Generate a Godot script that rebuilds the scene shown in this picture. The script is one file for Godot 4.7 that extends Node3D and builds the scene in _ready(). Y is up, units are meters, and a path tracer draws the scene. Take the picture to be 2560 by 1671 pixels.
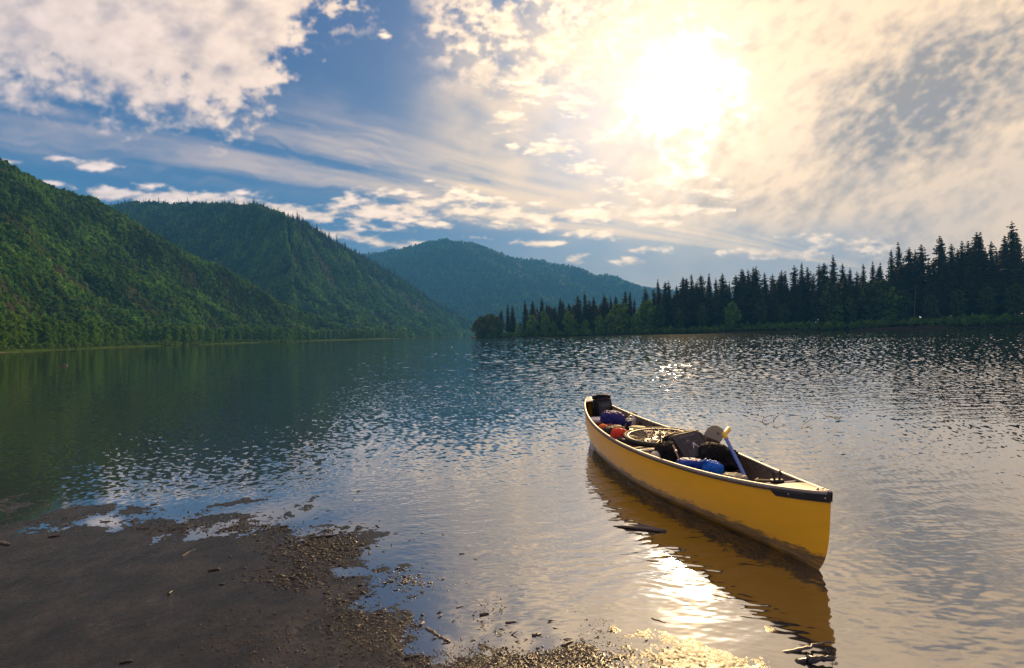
extends Node3D
# A loaded yellow canoe at a muddy river shore, low sun behind thin cloud, wooded hills.
# Units are metres, y is up. The camera looks along -z from eye height; photo pixels (2560 x 1671) give directions through ray().

const F := 1400.0
const EYE := Vector3(0, 1.6, 0)
var cam_basis := Basis()
var cam_inverse := Basis()
var sun_dir := Vector3.ZERO
var rng := RandomNumberGenerator.new()
var names := {}

func ray(u: float, v: float) -> Vector3:
	return cam_basis * Vector3((u - 1280.0) / F, (835.5 - v) / F, -1.0)

func on_level(u: float, v: float, y: float) -> Vector3:
	var d := ray(u, v)
	return EYE + d * ((y - EYE.y) / d.y)

func at_depth(u: float, v: float, depth: float) -> Vector3:
	var d := ray(u, v)
	return EYE + d * (depth / -d.z)

func noise(seed_: int, freq: float, octaves: int = 1, gain: float = 0.5) -> FastNoiseLite:
	var n := FastNoiseLite.new()
	n.seed = seed_
	n.noise_type = FastNoiseLite.TYPE_SIMPLEX_SMOOTH
	n.frequency = freq
	n.fractal_type = FastNoiseLite.FRACTAL_FBM if octaves > 1 else FastNoiseLite.FRACTAL_NONE
	n.fractal_octaves = octaves
	n.fractal_gain = gain
	return n

func table(t: Array, x: float) -> float:
	var last: int = t.size() - 1
	if x <= t[0][0]:
		return t[0][1]
	if x >= t[last][0]:
		return t[last][1]
	for k in last:
		if x < t[k + 1][0]:
			var a: float = (x - t[k][0]) / (t[k + 1][0] - t[k][0])
			a = a * a * (3.0 - 2.0 * a) * 0.5 + a * 0.5
			return lerpf(t[k][1], t[k + 1][1], a)
	return t[last][1]

# ---------------------------------------------------------------- mesh builder
class MB:
	var v := PackedVector3Array()
	var n := PackedVector3Array()
	var c := PackedColorArray()
	var uv := PackedVector2Array()
	var i := PackedInt32Array()
	var flat := false

	# a grid of nu x nv points; the front is the side of dv x du, or the other one with flip
	func grid(p: PackedVector3Array, nu: int, nv: int, flip := false, wrap := false, cols := PackedColorArray(), uvs := PackedVector2Array()) -> void:
		var base := v.size()
		for b in nv:
			for a in nu:
				var a0 := a - 1
				var a1 := a + 1
				if wrap:
					a0 = (a - 1 + nu - 1) % (nu - 1)
					a1 = (a + 1) % (nu - 1)
				else:
					a0 = maxi(a0, 0)
					a1 = mini(a1, nu - 1)
				var b0 := maxi(b - 1, 0)
				var b1 := mini(b + 1, nv - 1)
				var du := p[b * nu + a1] - p[b * nu + a0]
				var dv := p[b1 * nu + a] - p[b0 * nu + a]
				var m := dv.cross(du)
				if m.length_squared() < 1e-18:
					var bb := b0 if b == b1 else b1
					du = p[bb * nu + a1] - p[bb * nu + a0]
					m = dv.cross(du)
				m = m.normalized()
				n.append(-m if flip else m)
		v.append_array(p)
		c.append_array(cols)
		uv.append_array(uvs)
		for b in nv - 1:
			for a in nu - 1:
				var k := base + b * nu + a
				if flip:
					i.append_array([k, k + nu, k + 1, k + 1, k + nu, k + nu + 1])
				else:
					i.append_array([k, k + 1, k + nu, k + 1, k + nu + 1, k + nu])

	func tube(path: Array, radii: Array, sides: int = 8, squash: float = 1.0) -> void:
		var p := PackedVector3Array()
		var m := path.size()
		var side := Vector3.ZERO
		for k in m + 2:
			var q: int = clampi(k - 1, 0, m - 1)
			var at: Vector3 = path[q]
			var to: Vector3 = path[mini(q + 1, m - 1)] - path[maxi(q - 1, 0)]
			to = to.normalized()
			if side == Vector3.ZERO:
				side = to.cross(Vector3.UP if absf(to.y) < 0.9 else Vector3.RIGHT)
			side = (side - to * side.dot(to)).normalized()
			var other := to.cross(side)
			var r: float = radii[q] if k > 0 and k < m + 1 else 0.0
			for s in sides + 1:
				var a := TAU * s / sides
				p.append(at + (side * cos(a) + other * sin(a) * squash) * r)
		grid(p, sides + 1, m + 2, true, true)

	func torus(xf: Transform3D, big: float, small: float, nb: int, ns: int, squash := 1.0) -> void:
		var p := PackedVector3Array()
		for b in nb + 1:
			var t := TAU * b / nb
			for a in ns + 1:
				var q := TAU * a / ns
				p.append(xf * Vector3((big + cos(q) * small) * cos(t), sin(q) * small * squash, (big + cos(q) * small) * sin(t)))
		grid(p, ns + 1, nb + 1, false, true)

	func lathe(xf: Transform3D, profile: Array, sides: int = 24) -> void:
		var p := PackedVector3Array()
		for q in profile:
			for s in sides + 1:
				var a := TAU * s / sides
				p.append(xf * Vector3(q[0] * cos(a), q[1], q[0] * sin(a)))
		grid(p, sides + 1, profile.size(), false, true)

	# a rounded block: power 1 is an ellipsoid, small powers are boxes with round edges; f may push each point about
	func block(xf: Transform3D, half: Vector3, power: float, nu: int = 20, nv: int = 12, f = null) -> void:
		var p := PackedVector3Array()
		for b in nv + 1:
			var t := -PI / 2 + PI * b / nv
			for a in nu + 1:
				var q := TAU * (a % nu) / nu
				var ct := MB.pw(cos(t), power)
				var d := Vector3(ct * MB.pw(cos(q), power), MB.pw(sin(t), power), ct * MB.pw(sin(q), power))
				var at := d * half
				if f != null:
					at = f.call(at, d)
				p.append(xf * at)
		grid(p, nu + 1, nv + 1, false, true)

	static func pw(x: float, e: float) -> float:
		return signf(x) * pow(absf(x), e)

	func tri(a: Vector3, b: Vector3, d: Vector3, col := Color.WHITE) -> void:
		var k := v.size()
		v.append_array([a, b, d])
		c.append_array([col, col, col])
		i.append_array([k, k + 1, k + 2])
		flat = true

	func mesh() -> ArrayMesh:
		var arrays := []
		arrays.resize(Mesh.ARRAY_MAX)
		arrays[Mesh.ARRAY_VERTEX] = v
		if not flat:
			arrays[Mesh.ARRAY_NORMAL] = n
		if c.size() == v.size():
			arrays[Mesh.ARRAY_COLOR] = c
		if uv.size() == v.size():
			arrays[Mesh.ARRAY_TEX_UV] = uv
		arrays[Mesh.ARRAY_INDEX] = i
		var m := ArrayMesh.new()
		m.add_surface_from_arrays(Mesh.PRIMITIVE_TRIANGLES, arrays)
		return m

# ---------------------------------------------------------------- objects
func put(called: String, mesh: Mesh, mat: Material, parent: Node = self) -> MeshInstance3D:
	var o := MeshInstance3D.new()
	o.name = numbered(called) if parent == self else called
	o.mesh = mesh
	o.material_override = mat
	parent.add_child(o, true)
	return o

func numbered(called: String) -> String:
	var k: int = names.get(called, 0)
	names[called] = k + 1
	return called if k == 0 else "%s_%03d" % [called, k]

func base(called: String, at: Vector3 = Vector3.ZERO) -> Node3D:
	var o := Node3D.new()
	o.name = numbered(called)
	o.position = at
	add_child(o)
	return o

func tag(o: Node, label: String, category: String, group: String = "", kind: String = "") -> Node:
	o.set_meta("label", label)
	o.set_meta("category", category)
	if group:
		o.set_meta("group", group)
	if kind:
		o.set_meta("kind", kind)
	return o

func structure(o: Node, label: String, category: String) -> Node:
	return tag(o, label, category, "", "structure")

func lin(r: float, g: float, b: float) -> Color:
	return Color(r, g, b).linear_to_srgb()

func mat(r: float, g: float, b: float, rough: float = 0.8, metal: float = 0.0) -> StandardMaterial3D:
	var m := StandardMaterial3D.new()
	m.albedo_color = lin(r, g, b)
	m.roughness = rough
	m.metallic = metal
	return m

func noise_tex(seed_: int, size: int, freq: float, octaves: int, ramp: Array = [], normal := 0.0) -> NoiseTexture2D:
	var t := NoiseTexture2D.new()
	t.width = size
	t.height = size
	t.seamless = true
	t.noise = noise(seed_, freq, octaves, 0.6)
	if ramp.size():
		var g := Gradient.new()
		g.offsets = PackedFloat32Array(ramp.map(func(q): return q[0]))
		g.colors = PackedColorArray(ramp.map(func(q): return q[1]))
		t.color_ramp = g
	if normal > 0.0:
		t.as_normal_map = true
		t.bump_strength = normal
	return t

# ---------------------------------------------------------------- sky: air and clouds by direction
var sn_edge := noise(11, 0.9, 5, 0.55)
var sn_soft := noise(12, 0.45, 4, 0.5)
var sn_fine := noise(13, 2.6, 4, 0.6)
var sn_streak := noise(14, 1.0, 3, 0.5)
var sn_puff := noise(15, 1.1, 5, 0.55)
var sn_plane := noise(16, 0.9, 5, 0.55)
var rows_out := []

const SHEET := [[-20.0, 0.2], [-6.0, 1.4], [0.0, 2.25], [2.0, 2.45], [4.0, 2.85], [5.4, 3.1], [6.4, 2.75], [6.9, 2.0], [7.3, 1.2], [7.9, 0.2], [8.8, -0.9], [10.0, -2.5]]
const BANK := [[1.2, 4.55], [2.5, 4.88], [4.0, 4.95], [6.0, 5.1], [8.0, 5.35], [9.0, 5.3], [10.0, 5.2], [12.0, 5.3], [14.0, 5.45], [17.0, 5.25]]
const BANK_T := [[1.2, 0.05], [2.5, 0.24], [4.0, 0.3], [6.0, 0.25], [8.0, 0.32], [9.5, 0.5], [11.5, 0.5], [13.0, 0.33], [15.0, 0.22], [17.0, 0.3], [18.5, 0.02]]
const LOW := [[7.0, 5.68], [8.5, 5.84], [10.0, 6.15], [11.2, 6.25]]
const LOW_T := [[6.8, 0.02], [7.6, 0.14], [9.0, 0.18], [10.4, 0.16], [11.5, 0.02]]
const PUFFS := [[2.35, 4.12, 0.75, 0.16], [1.3, 3.97, 0.4, 0.07], [0.3, 4.07, 0.5, 0.1], [12.75, 3.0, 0.5, 0.33], [12.8, 3.7, 0.2, 0.12], [13.6, 6.08, 0.75, 0.11], [14.7, 5.84, 0.9, 0.17], [16.1, 6.24, 0.6, 0.1], [15.8, 6.55, 0.45, 0.12], [14.5, 6.5, 0.3, 0.14], [9.6, 0.9, 0.16, 0.13], [15.9, 4.62, 0.9, 0.22], [18.0, 4.85, 0.7, 0.18], [16.2, 5.3, 1.0, 0.24], [13.9, 3.75, 0.7, 0.3], [14.6, 4.25, 0.6, 0.2], [13.2, 2.2, 0.9, 0.4], [14.4, 2.6, 0.5, 0.3], [15.0, 3.4, 0.6, 0.25], [17.0, 4.4, 0.8, 0.2], [19.5, 6.32, 1.9, 0.13], [21.3, 6.1, 1.4, 0.25]]

static func ss(a: float, b: float, x: float) -> float:
	var t := clampf((x - a) / (b - a), 0.0, 1.0)
	return t * t * (3.0 - 2.0 * t)

func sky_color(d: Vector3) -> Vector3:
	var up := maxf(d.y, 0.0)
	var ang := rad_to_deg(acos(clampf(d.dot(sun_dir), -1.0, 1.0)))
	# clear air: deeper blue overhead, paler and warmer towards the sun and the horizon
	var air := Vector3(0.041, 0.13, 0.255).lerp(Vector3(0.024, 0.072, 0.19), ss(0.08, 0.5, up))
	air = air.lerp(Vector3(0.62, 0.60, 0.52), exp(-ang / 11.5) * 1.2 * (1.0 - ss(0.3, 0.6, up) * 0.3))
	air = air.lerp(Vector3(0.62, 0.50, 0.34), (1.0 - ss(0.02, 0.19, up)) * exp(-ang / 26.0) * 1.25)
	var c := cam_inverse * d
	var w := 0.0
	var uu := 0.0
	var vv := 0.0
	if c.z < -0.12:
		uu = (1280.0 - F * c.x / c.z) * 0.01
		vv = (835.5 + F * c.y / c.z) * 0.01
		w = (1.0 - ss(29.0, 40.0, uu)) * ss(-14.0, -4.0, uu) * ss(-12.0, -4.0, vv)
	var warm := exp(-ang / 26.0)
	var white := Vector3(0.43, 0.36, 0.37).lerp(Vector3(0.82, 0.60, 0.39), clampf(warm * 2.2, 0.0, 1.0))
	var back := Vector3.ZERO
	if w < 1.0:
		# unseen rest of the sky: broken cloud plane, brightened and warmed to light the canoe
		var s := 1.0 / (up + 0.14)
		var px := d.x * s
		var pz := d.z * s
		var n := sn_plane.get_noise_2d(px * 0.75 + 7.0, pz * 0.75)
		var low := 1.0 - ss(0.2, 0.5, up)
		var k := ss(-0.30 + 0.28 * low, 0.24 + 0.3 * low, n + sn_fine.get_noise_2d(px * 0.5, pz * 0.5) * 0.18)
		back = air.lerp(white * Vector3(1.32, 1.06, 0.86) * (1.0 + 1.2 * ss(50.0, 120.0, ang)) * (0.9 + 0.25 * n), k * 0.93)
	if w <= 0.0:
		return back
	var col := air
	var fine := sn_fine.get_noise_2d(uu, vv * 1.3)
	var edge := sn_edge.get_noise_2d(uu, vv * 1.35)
	var soft := sn_soft.get_noise_2d(uu, vv * 1.6)
	# cirrus drawn out in a fan of streaks
	var dx := 22.0 - uu
	if dx > 0.4:
		var th := atan2(6.75 - vv, dx)
		var rho := sqrt(dx * dx + (6.75 - vv) * (6.75 - vv))
		var st := sn_streak.get_noise_2d(th * 21.0, rho * 0.10 + 3.0)
		var st2 := sn_streak.get_noise_2d(th * 44.0 + soft * 0.9, rho * 0.17)
		var top := lerpf(0.215, 0.275, ss(4.0, 8.0, uu))
		var m := ss(0.118, 0.165, th + st2 * 0.008 + 0.02 * ss(8.0, 14.0, uu)) * (1.0 - ss(top - 0.09, top + 0.06, th + soft * 0.03))
		var k2 := m * clampf(0.5 + st * 1.15 + st2 * 0.4, 0.0, 1.0) * lerpf(0.72, 1.0, ss(3.0, 13.0, uu))
		col = col.lerp(white * Vector3(0.74, 0.76, 0.84).lerp(Vector3.ONE * 0.94, ss(8.0, 15.0, uu)), k2)
		# a wide thin veil above the fan
		var veil := ss(9.5, 13.5, uu + vv * 0.12) * ss(-1.0, 2.5, vv) * (1.0 - ss(4.6, 6.0, vv)) * (0.62 + 0.6 * soft + 0.2 * st)
		col = col.lerp(white * 0.86, clampf(veil, 0.0, 0.8))
	# layered cloud over the right half
	var ma := ss(12.6, 17.2, uu + soft * 2.2 + (2.5 - vv) * 0.25) * (1.0 - 0.75 * ss(5.2, 6.4, vv + soft * 0.5) * (1.0 - ss(20.0, 25.0, uu)))
	# its folds run up to the right
	var fu := uu * 0.86 - vv * 0.5
	var fv := uu * 0.5 + vv * 0.86
	var fold := sn_soft.get_noise_2d(fu * 0.8 + 20.0, fv * 1.8)
	var dapple := sn_edge.get_noise_2d(fu * 1.3 + 60.0, fv * 2.0)
	var fold2 := sn_fine.get_noise_2d(fu * 0.6 + 9.0, fv * 1.15)
	var grey := 0.0
	var qx := (uu - 22.9) * 0.92 - (vv - 2.6) * 0.4
	var qy := (uu - 22.9) * 0.4 + (vv - 2.6) * 0.92
	grey += 1.1 * exp(-(qx * qx / 6.5 + qy * qy / 2.1))
	grey += 0.55 * exp(-((uu - 25.5) * (uu - 25.5) / 2.5 + (vv - 0.9) * (vv - 0.9) / 1.2))
	grey += 0.3 * exp(-((uu - 18.4) * (uu - 18.4) / 5.0 + (vv - 5.1) * (vv - 5.1) / 0.35))
	grey += 0.25 * exp(-((uu - 22.5) * (uu - 22.5) / 3.0 + (vv - 5.6) * (vv - 5.6) / 0.5))
	var acol := Vector3(0.76, 0.545, 0.34).lerp(Vector3(0.25, 0.215, 0.19), clampf(grey * (1.0 + fold2 * 0.5) + fold * 0.4 + dapple * 0.34 + fold2 * 0.2, 0.0, 1.0))
	col = col.lerp(acol, clampf(ma * (0.96 + soft * 0.1), 0.0, 1.0))
	# lilac shade left and below of the sun
	var sh := exp(-((uu - 14.6) * (uu - 14.6) / 2.2 + (vv - 3.2) * (vv - 3.2) / 3.0)) * (0.7 + edge * 0.6)
	col = col.lerp(Vector3(0.58, 0.49, 0.46), clampf(sh * 0.8, 0.0, 0.85))
	# mottled cloud at the top
	var mf := ss(9.8, 12.0, uu + soft) * (1.0 - ss(15.6, 17.2, uu)) * (1.0 - ss(1.2, 2.7, vv - (uu - 12.0) * 0.12))
	var kf := mf * ss(-0.35, 0.35, edge + fine * 0.4)
	col = col.lerp(white * (1.12 + fine * 0.4), kf * 0.85)
	# broken sheet at the upper left
	var sb := table(SHEET, uu) - vv
	if sb > -1.6:
		var rag := edge * 1.0 + fine * 0.45
		var kb := ss(-0.22, 0.62, sb * 0.55 + 0.1 + rag * (0.62 + 0.35 * ss(4.0, 7.0, uu) * (1.0 - ss(0.0, 2.5, sb))))
		kb *= clampf(0.93 + soft * 0.45 + edge * 0.2, 0.0, 0.97)
		col = col.lerp(white * (1.02 + soft * 0.12 + edge * 0.2), kb)
	var wisp := ss(6.5, 8.0, uu) * (1.0 - ss(8.6, 9.8, uu)) * (1.0 - ss(0.2, 1.3, vv))
	col = col.lerp(white, wisp * ss(-0.05, 0.5, edge + fine * 0.6) * 0.8)
	# low bank and small clouds
	var puff := sn_puff.get_noise_2d(uu * 0.75, vv * 2.3)
	var pt := sn_fine.get_noise_2d(uu * 0.8, vv * 2.4)
	var kd := 0.0
	var tb := table(BANK_T, uu)
	if tb > 0.03:
		kd = 1.05 - absf(vv - table(BANK, uu)) / tb + puff * 1.7 + pt * 0.45
	var tl := table(LOW_T, uu)
	if tl > 0.03:
		kd = maxf(kd, 1.0 - absf(vv - table(LOW, uu)) / tl + puff * 1.1 + pt * 0.5)
	for q in PUFFS:
		var ex: float = (uu - q[0]) / q[2]
		var ey: float = (vv - q[1]) / q[3]
		var e := ex * ex + ey * ey
		if e < 5.0:
			kd = maxf(kd, 1.05 - sqrt(e) + puff * 1.1 + pt * 0.7)
	col = col.lerp(white * (1.12 + puff * 0.5 + pt * 0.25), ss(0.0, 1.1, kd) * 0.93)
	# the sun behind thin cloud
	var gx := uu - 17.1 + soft * 0.5
	var gy := vv - 2.35
	var gd := maxf(sqrt(gx * gx + gy * gy * 0.62) + edge * 0.85 + fine * 0.4 + fold * 0.4, 0.0)
	col *= 1.0 + 0.22 * exp(-gd / 2.2) + 0.14 * exp(-ang * ang / 260.0)
	col += Vector3(1.0, 0.93, 0.80) * (3.6 * exp(-pow(gd / 0.6, 2.0)) + 0.45 * exp(-pow(gd / 0.9, 2.0)) + 0.26 * exp(-gd / 1.2))
	var dk := exp(-((uu - 17.0) * (uu - 17.0) / 0.7 + (vv - 3.65) * (vv - 3.65) / 0.05)) * ss(-0.3, 0.3, puff)
	col = col.lerp(Vector3(0.72, 0.6, 0.5), dk * 0.6)
	return back.lerp(col, w) if w < 1.0 else col

var job := {}

func sky_row(k: int) -> void:
	var out := PackedFloat32Array()
	out.resize(job.nx * 3)
	var el: float = PI * 0.5 - PI * (job.y0 + (k + 0.5) * job.step) / 2048.0
	for i in job.nx:
		var az: float = TAU * (job.x0 + (i + 0.5) * job.step) / 4096.0   # column 0 looks along -z
		var q := sky_color(Vector3(sin(az) * cos(el), sin(el), -cos(az) * cos(el)))
		out[i * 3] = q.x
		out[i * 3 + 1] = q.y
		out[i * 3 + 2] = q.z
	rows_out[k] = out

func sky_patch(x0: int, y0: int, nx: int, ny: int, step: int) -> Image:
	job = {"x0": x0, "y0": y0, "nx": nx, "ny": ny, "step": step}
	rows_out = []
	rows_out.resize(ny)
	var t := WorkerThreadPool.add_group_task(sky_row, ny)
	WorkerThreadPool.wait_for_group_task_completion(t)
	var bytes := PackedByteArray()
	for r in rows_out:
		bytes.append_array(r.to_byte_array())
	return Image.create_from_data(nx, ny, false, Image.FORMAT_RGBF, bytes)

func make_sky() -> ImageTexture:
	var coarse := sky_patch(0, 0, 512, 132, 8)
	coarse.resize(4096, 1056, Image.INTERPOLATE_BILINEAR)
	var whole := Image.create(4096, 2048, false, Image.FORMAT_RGBF)
	whole.fill(Color(0.3, 0.28, 0.25))
	whole.blit_rect(coarse, Rect2i(0, 0, 4096, 1024), Vector2i(0, 0))
	# full detail where thin cloud edges show: the quarter of the sky round the sun and the river
	var fine := sky_patch(-520, 500, 1040, 524, 1)
	whole.blit_rect(fine, Rect2i(520, 0, 520, 524), Vector2i(0, 500))
	whole.blit_rect(fine, Rect2i(0, 0, 520, 524), Vector2i(4096 - 520, 500))
	return ImageTexture.create_from_image(whole)

# ---------------------------------------------------------------- land: lofted hillsides, banks, river bed
var ln_big := noise(21, 0.006, 4, 0.5)
var ln_mid := noise(22, 0.03, 3, 0.5)
var ln_patch := noise(23, 0.016, 3, 0.5)

func along(rail: Array, t: float) -> Vector3:
	var x: float = clampf(t, 0.0, 1.0) * (rail.size() - 1)
	var k: int = mini(int(x), rail.size() - 2)
	var a: Vector3 = rail[maxi(k - 1, 0)]
	var b: Vector3 = rail[k]
	var c: Vector3 = rail[k + 1]
	var d: Vector3 = rail[mini(k + 2, rail.size() - 1)]
	return b.cubic_interpolate(c, a, d, x - k)

class Slope:
	var rails: Array = []
	var nu := 0
	var nv := 0
	var p := PackedVector3Array()
	func at(s: float, t: float) -> Vector3:
		var x := clampf(s, 0.0, 0.9999) * (nu - 1)
		var y := clampf(t, 0.0, 0.9999) * (nv - 1)
		var k := int(y) * nu + int(x)
		var fx := x - int(x)
		var fy := y - int(y)
		return p[k].lerp(p[k + 1], fx).lerp(p[k + nu].lerp(p[k + nu + 1], fx), fy)

# rails run from the river's edge up to the ridge and down behind it; rough is how many metres the ground heaves
func slope(rails: Array, nu: int, nv: int, rough: float, size := 1.0) -> Slope:
	var s := Slope.new()
	s.nu = nu
	s.nv = nv
	var m := rails.size()
	for b in nv:
		var t: float = float(b) / (nv - 1) * (m - 1)
		var k: int = mini(int(t), m - 2)
		var f := t - k
		for a in nu:
			var q := float(a) / (nu - 1)
			var p0 := along(rails[maxi(k - 1, 0)], q)
			var p1 := along(rails[k], q)
			var p2 := along(rails[k + 1], q)
			var p3 := along(rails[mini(k + 2, m - 1)], q)
			var r := p1.cubic_interpolate(p2, p0, p3, f)
			var lift := clampf(r.y / 25.0, 0.0, 1.0)
			r.y += (ln_big.get_noise_2d(r.x / size, r.z / size) + 0.2 * ln_mid.get_noise_2d(r.x / size, r.z / size)) * rough * lift
			s.p.append(r)
	return s

func ground_mat() -> StandardMaterial3D:
	var m := mat(1, 1, 1, 0.95)
	m.vertex_color_use_as_albedo = true
	m.albedo_texture = noise_tex(31, 512, 0.02, 4, [[0.0, Color(0.55, 0.55, 0.55)], [1.0, Color(1, 1, 1)]])
	m.uv1_triplanar = true
	m.uv1_world_triplanar = true
	m.uv1_scale = Vector3.ONE * 0.02
	m.metallic_specular = 0.1
	return m

func slope_mesh(s: Slope, bare: Color, green: Color, cover: float) -> ArrayMesh:
	var cols := PackedColorArray()
	for q in s.p:
		if q.y < 1.6 and cover < 0.15 and cover > 0.05:
			cols.append(Color(0.05, 0.10, 0.015))
			continue
		var k := clampf(0.5 + (ln_patch.get_noise_2d(q.x, q.z) + cover) * 2.2, 0.0, 1.0)
		cols.append(bare.lerp(green, k))
	var b := MB.new()
	b.grid(s.p, s.nu, s.nv, false, false, cols)
	# keep the front upwards
	if b.n[s.nu * 2 + 2].y < 0.0:
		b = MB.new()
		b.grid(s.p, s.nu, s.nv, true, false, cols)
	return b.mesh()

# left shore: photo column -> distance of the water's edge
const LEFT_SHORE := [[-1400.0, 62.0], [-700.0, 92.0], [0.0, 150.0], [100.0, 180.0], [400.0, 285.0], [650.0, 400.0], [900.0, 560.0], [1080.0, 760.0], [1183.0, 1100.0]]
const RIGHT_SHORE := [[1178.0, 420.0], [1200.0, 395.0], [1300.0, 355.0], [1500.0, 315.0], [1760.0, 285.0], [2160.0, 245.0], [2560.0, 212.0], [3000.0, 180.0], [3800.0, 140.0]]

func level_at(u: float, depth: float, y: float = 0.0) -> Vector3:
	var d := ray(u, 837.0)
	var k := depth / -d.z
	return Vector3(d.x * k, y, -depth)

var hill_slope: Slope
var spur_slope: Slope
var shade_slope: Slope
var far_slope: Slope
var isle_slope: Slope

func build_hills() -> void:
	var bare := Color(0.05, 0.05, 0.022)
	var green := Color(0.04, 0.075, 0.02)
	var gm := ground_mat()
	# near hill on the left bank
	var base_r := []
	var foot := []
	var flat_r := []
	for u in [-1400.0, -700.0, 0.0, 200.0, 400.0, 520.0, 650.0, 780.0, 900.0, 1000.0]:
		var z := table(LEFT_SHORE, u)
		base_r.append(level_at(u, z, -0.6))
		foot.append(level_at(u - 8.0, z + 3.0, 0.7))
		flat_r.append(level_at(u - 60.0, z * 1.05 + 12.0, 2.0))
	var ridge := []
	var mid := []
	var behind := []
	var crest := [[-1400.0, -420.0, 300.0], [-700.0, 60.0, 360.0], [0.0, 428.0, 420.0], [130.0, 490.0, 450.0], [269.0, 545.0, 480.0], [430.0, 632.0, 520.0], [602.0, 717.0, 565.0], [720.0, 778.0, 600.0], [810.0, 812.0, 640.0], [900.0, 838.0, 680.0]]
	for k in crest.size():
		var c: Array = crest[k]
		var top := at_depth(c[0], c[1], c[2])
		ridge.append(top)
		var f: Vector3 = flat_r[k]
		mid.append(f.lerp(top, 0.5) + Vector3(0, -0.035 * top.y, 0))
		behind.append(top + Vector3(-120, -top.y * 0.55, -110))
	hill_slope = slope([base_r, foot, flat_r, mid, ridge, behind], 140, 100, 12.0, 0.8)
	structure(put("near_hill", slope_mesh(hill_slope, bare, green, 0.12), gm), "steep hillside with bare brown patches above the left bank", "hill")

	# second hill: shaded face to the left of its spur, sunlit face down to the river
	var r2 := [[715.0, 548.0, 900.0], [790.0, 592.0, 1020.0], [860.0, 626.0, 1150.0], [968.0, 690.0, 1300.0], [1076.0, 762.0, 1420.0], [1150.0, 804.0, 1500.0], [1215.0, 832.0, 1580.0]]
	var b2 := [[745.0, 640.0], [830.0, 660.0], [905.0, 700.0], [1000.0, 820.0], [1090.0, 1000.0], [1150.0, 1240.0], [1200.0, 1500.0]]
	var ra := []
	var rb := []
	var rc := []
	var rd := []
	for k in r2.size():
		var lo := level_at(b2[k][0], b2[k][1], -1.0)
		var hi := at_depth(r2[k][0], r2[k][1], r2[k][2])
		ra.append(lo)
		rb.append(lo.lerp(hi, 0.45) + Vector3(0, -0.10 * hi.y, 0))
		rc.append(hi)
		rd.append(hi + Vector3(-160, -hi.y * 0.6, -200))
	spur_slope = slope([ra, rb, rc, rd], 110, 80, 16.0, 1.4)
	structure(put("spur_hill", slope_mesh(spur_slope, bare, green, 0.22), gm), "sunlit wooded spur running down to the river behind the near hill", "hill")
	var r3 := [[-300.0, 470.0, 1250.0], [60.0, 520.0, 1180.0], [269.0, 528.0, 1120.0], [355.0, 520.0, 1080.0], [462.0, 524.0, 1050.0], [581.0, 524.0, 990.0], [630.0, 520.0, 955.0], [667.0, 530.0, 925.0], [715.0, 549.0, 902.0]]
	var sa := []
	var sb := []
	var sc := []
	var sd := []
	for k in r3.size():
		var hi := at_depth(r3[k][0], r3[k][1], r3[k][2])
		var lo := level_at(r3[k][0] + (745.0 - 715.0), lerpf(820.0, 640.0, float(k) / (r3.size() - 1)), -1.0)
		sa.append(lo)
		sb.append(lo.lerp(hi, 0.5) + Vector3(0, 0.04 * hi.y, 0))
		sc.append(hi)
		sd.append(hi + Vector3(-60, -hi.y * 0.4, -260))
	shade_slope = slope([sa, sb, sc, sd], 100, 70, 12.0, 1.5)
	structure(put("shaded_hill", slope_mesh(shade_slope, bare, green, 0.35), gm), "flat topped wooded hill with its shaded face behind the near hill", "hill")

	# far mountain across the end of the valley
	var r4 := [[300.0, 760.0, 2500.0], [700.0, 690.0, 2500.0], [860.0, 655.0, 2550.0], [968.0, 631.0, 2600.0], [1054.0, 621.0, 2650.0], [1108.0, 614.0, 2700.0], [1183.0, 626.0, 2750.0], [1291.0, 642.0, 2800.0], [1398.0, 663.0, 2900.0], [1506.0, 696.0, 3000.0], [1592.0, 717.0, 3050.0], [1720.0, 733.0, 3100.0], [2000.0, 760.0, 3200.0]]
	var fa := []
	var fb := []
	var fc := []
	var fd := []
	for k in r4.size():
		var hi := at_depth(r4[k][0], r4[k][1], r4[k][2])
		var lo := level_at(r4[k][0] + 40.0, 1650.0, -1.0)
		fa.append(lo)
		fb.append(lo.lerp(hi, 0.42) + Vector3(0, -0.06 * hi.y, 0))
		fc.append(hi)
		fd.append(hi + Vector3(0, -hi.y * 0.5, -700))
	far_slope = slope([fa, fb, fc, fd], 150, 70, 60.0, 3.0)
	structure(put("far_mountain", slope_mesh(far_slope, bare, green, 0.5), gm), "broad blue wooded mountain closing the river valley", "mountain")

	# low bank on the right with its spruce wood
	var ia := []
	var ib := []
	var ic := []
	var id := []
	for u in [1176.0, 1190.0, 1300.0, 1500.0, 1760.0, 2160.0, 2560.0, 3000.0, 3800.0]:
		var z := table(RIGHT_SHORE, u)
		var rise := 0.6 + 2.6 * clampf((u - 1500.0) / 1000.0, 0.0, 1.0)
		ia.append(level_at(u, z, -0.8))
		ib.append(level_at(u + 2.0, z + 4.0, rise * 0.5))
		ic.append(level_at(u + 6.0, z + 14.0, rise))
		id.append(level_at(u + 16.0, z + 110.0, rise + 0.8))
	isle_slope = slope([ia, ib, ic, id], 160, 40, 0.0)
	for k in isle_slope.p.size():
		var q := isle_slope.p[k]
		if q.y > 0.1:
			q.y += ln_mid.get_noise_2d(q.x * 4.0, q.z * 4.0) * 0.5
			isle_slope.p[k] = q
	structure(put("right_bank", slope_mesh(isle_slope, Color(0.05, 0.04, 0.028), Color(0.04, 0.055, 0.02), 0.0), gm), "low dark earth bank under the spruce wood", "bank")
	# grassy spit and gravel bar at the left edge
	var g := MB.new()
	var p := PackedVector3Array()
	var cols := PackedColorArray()
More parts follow.
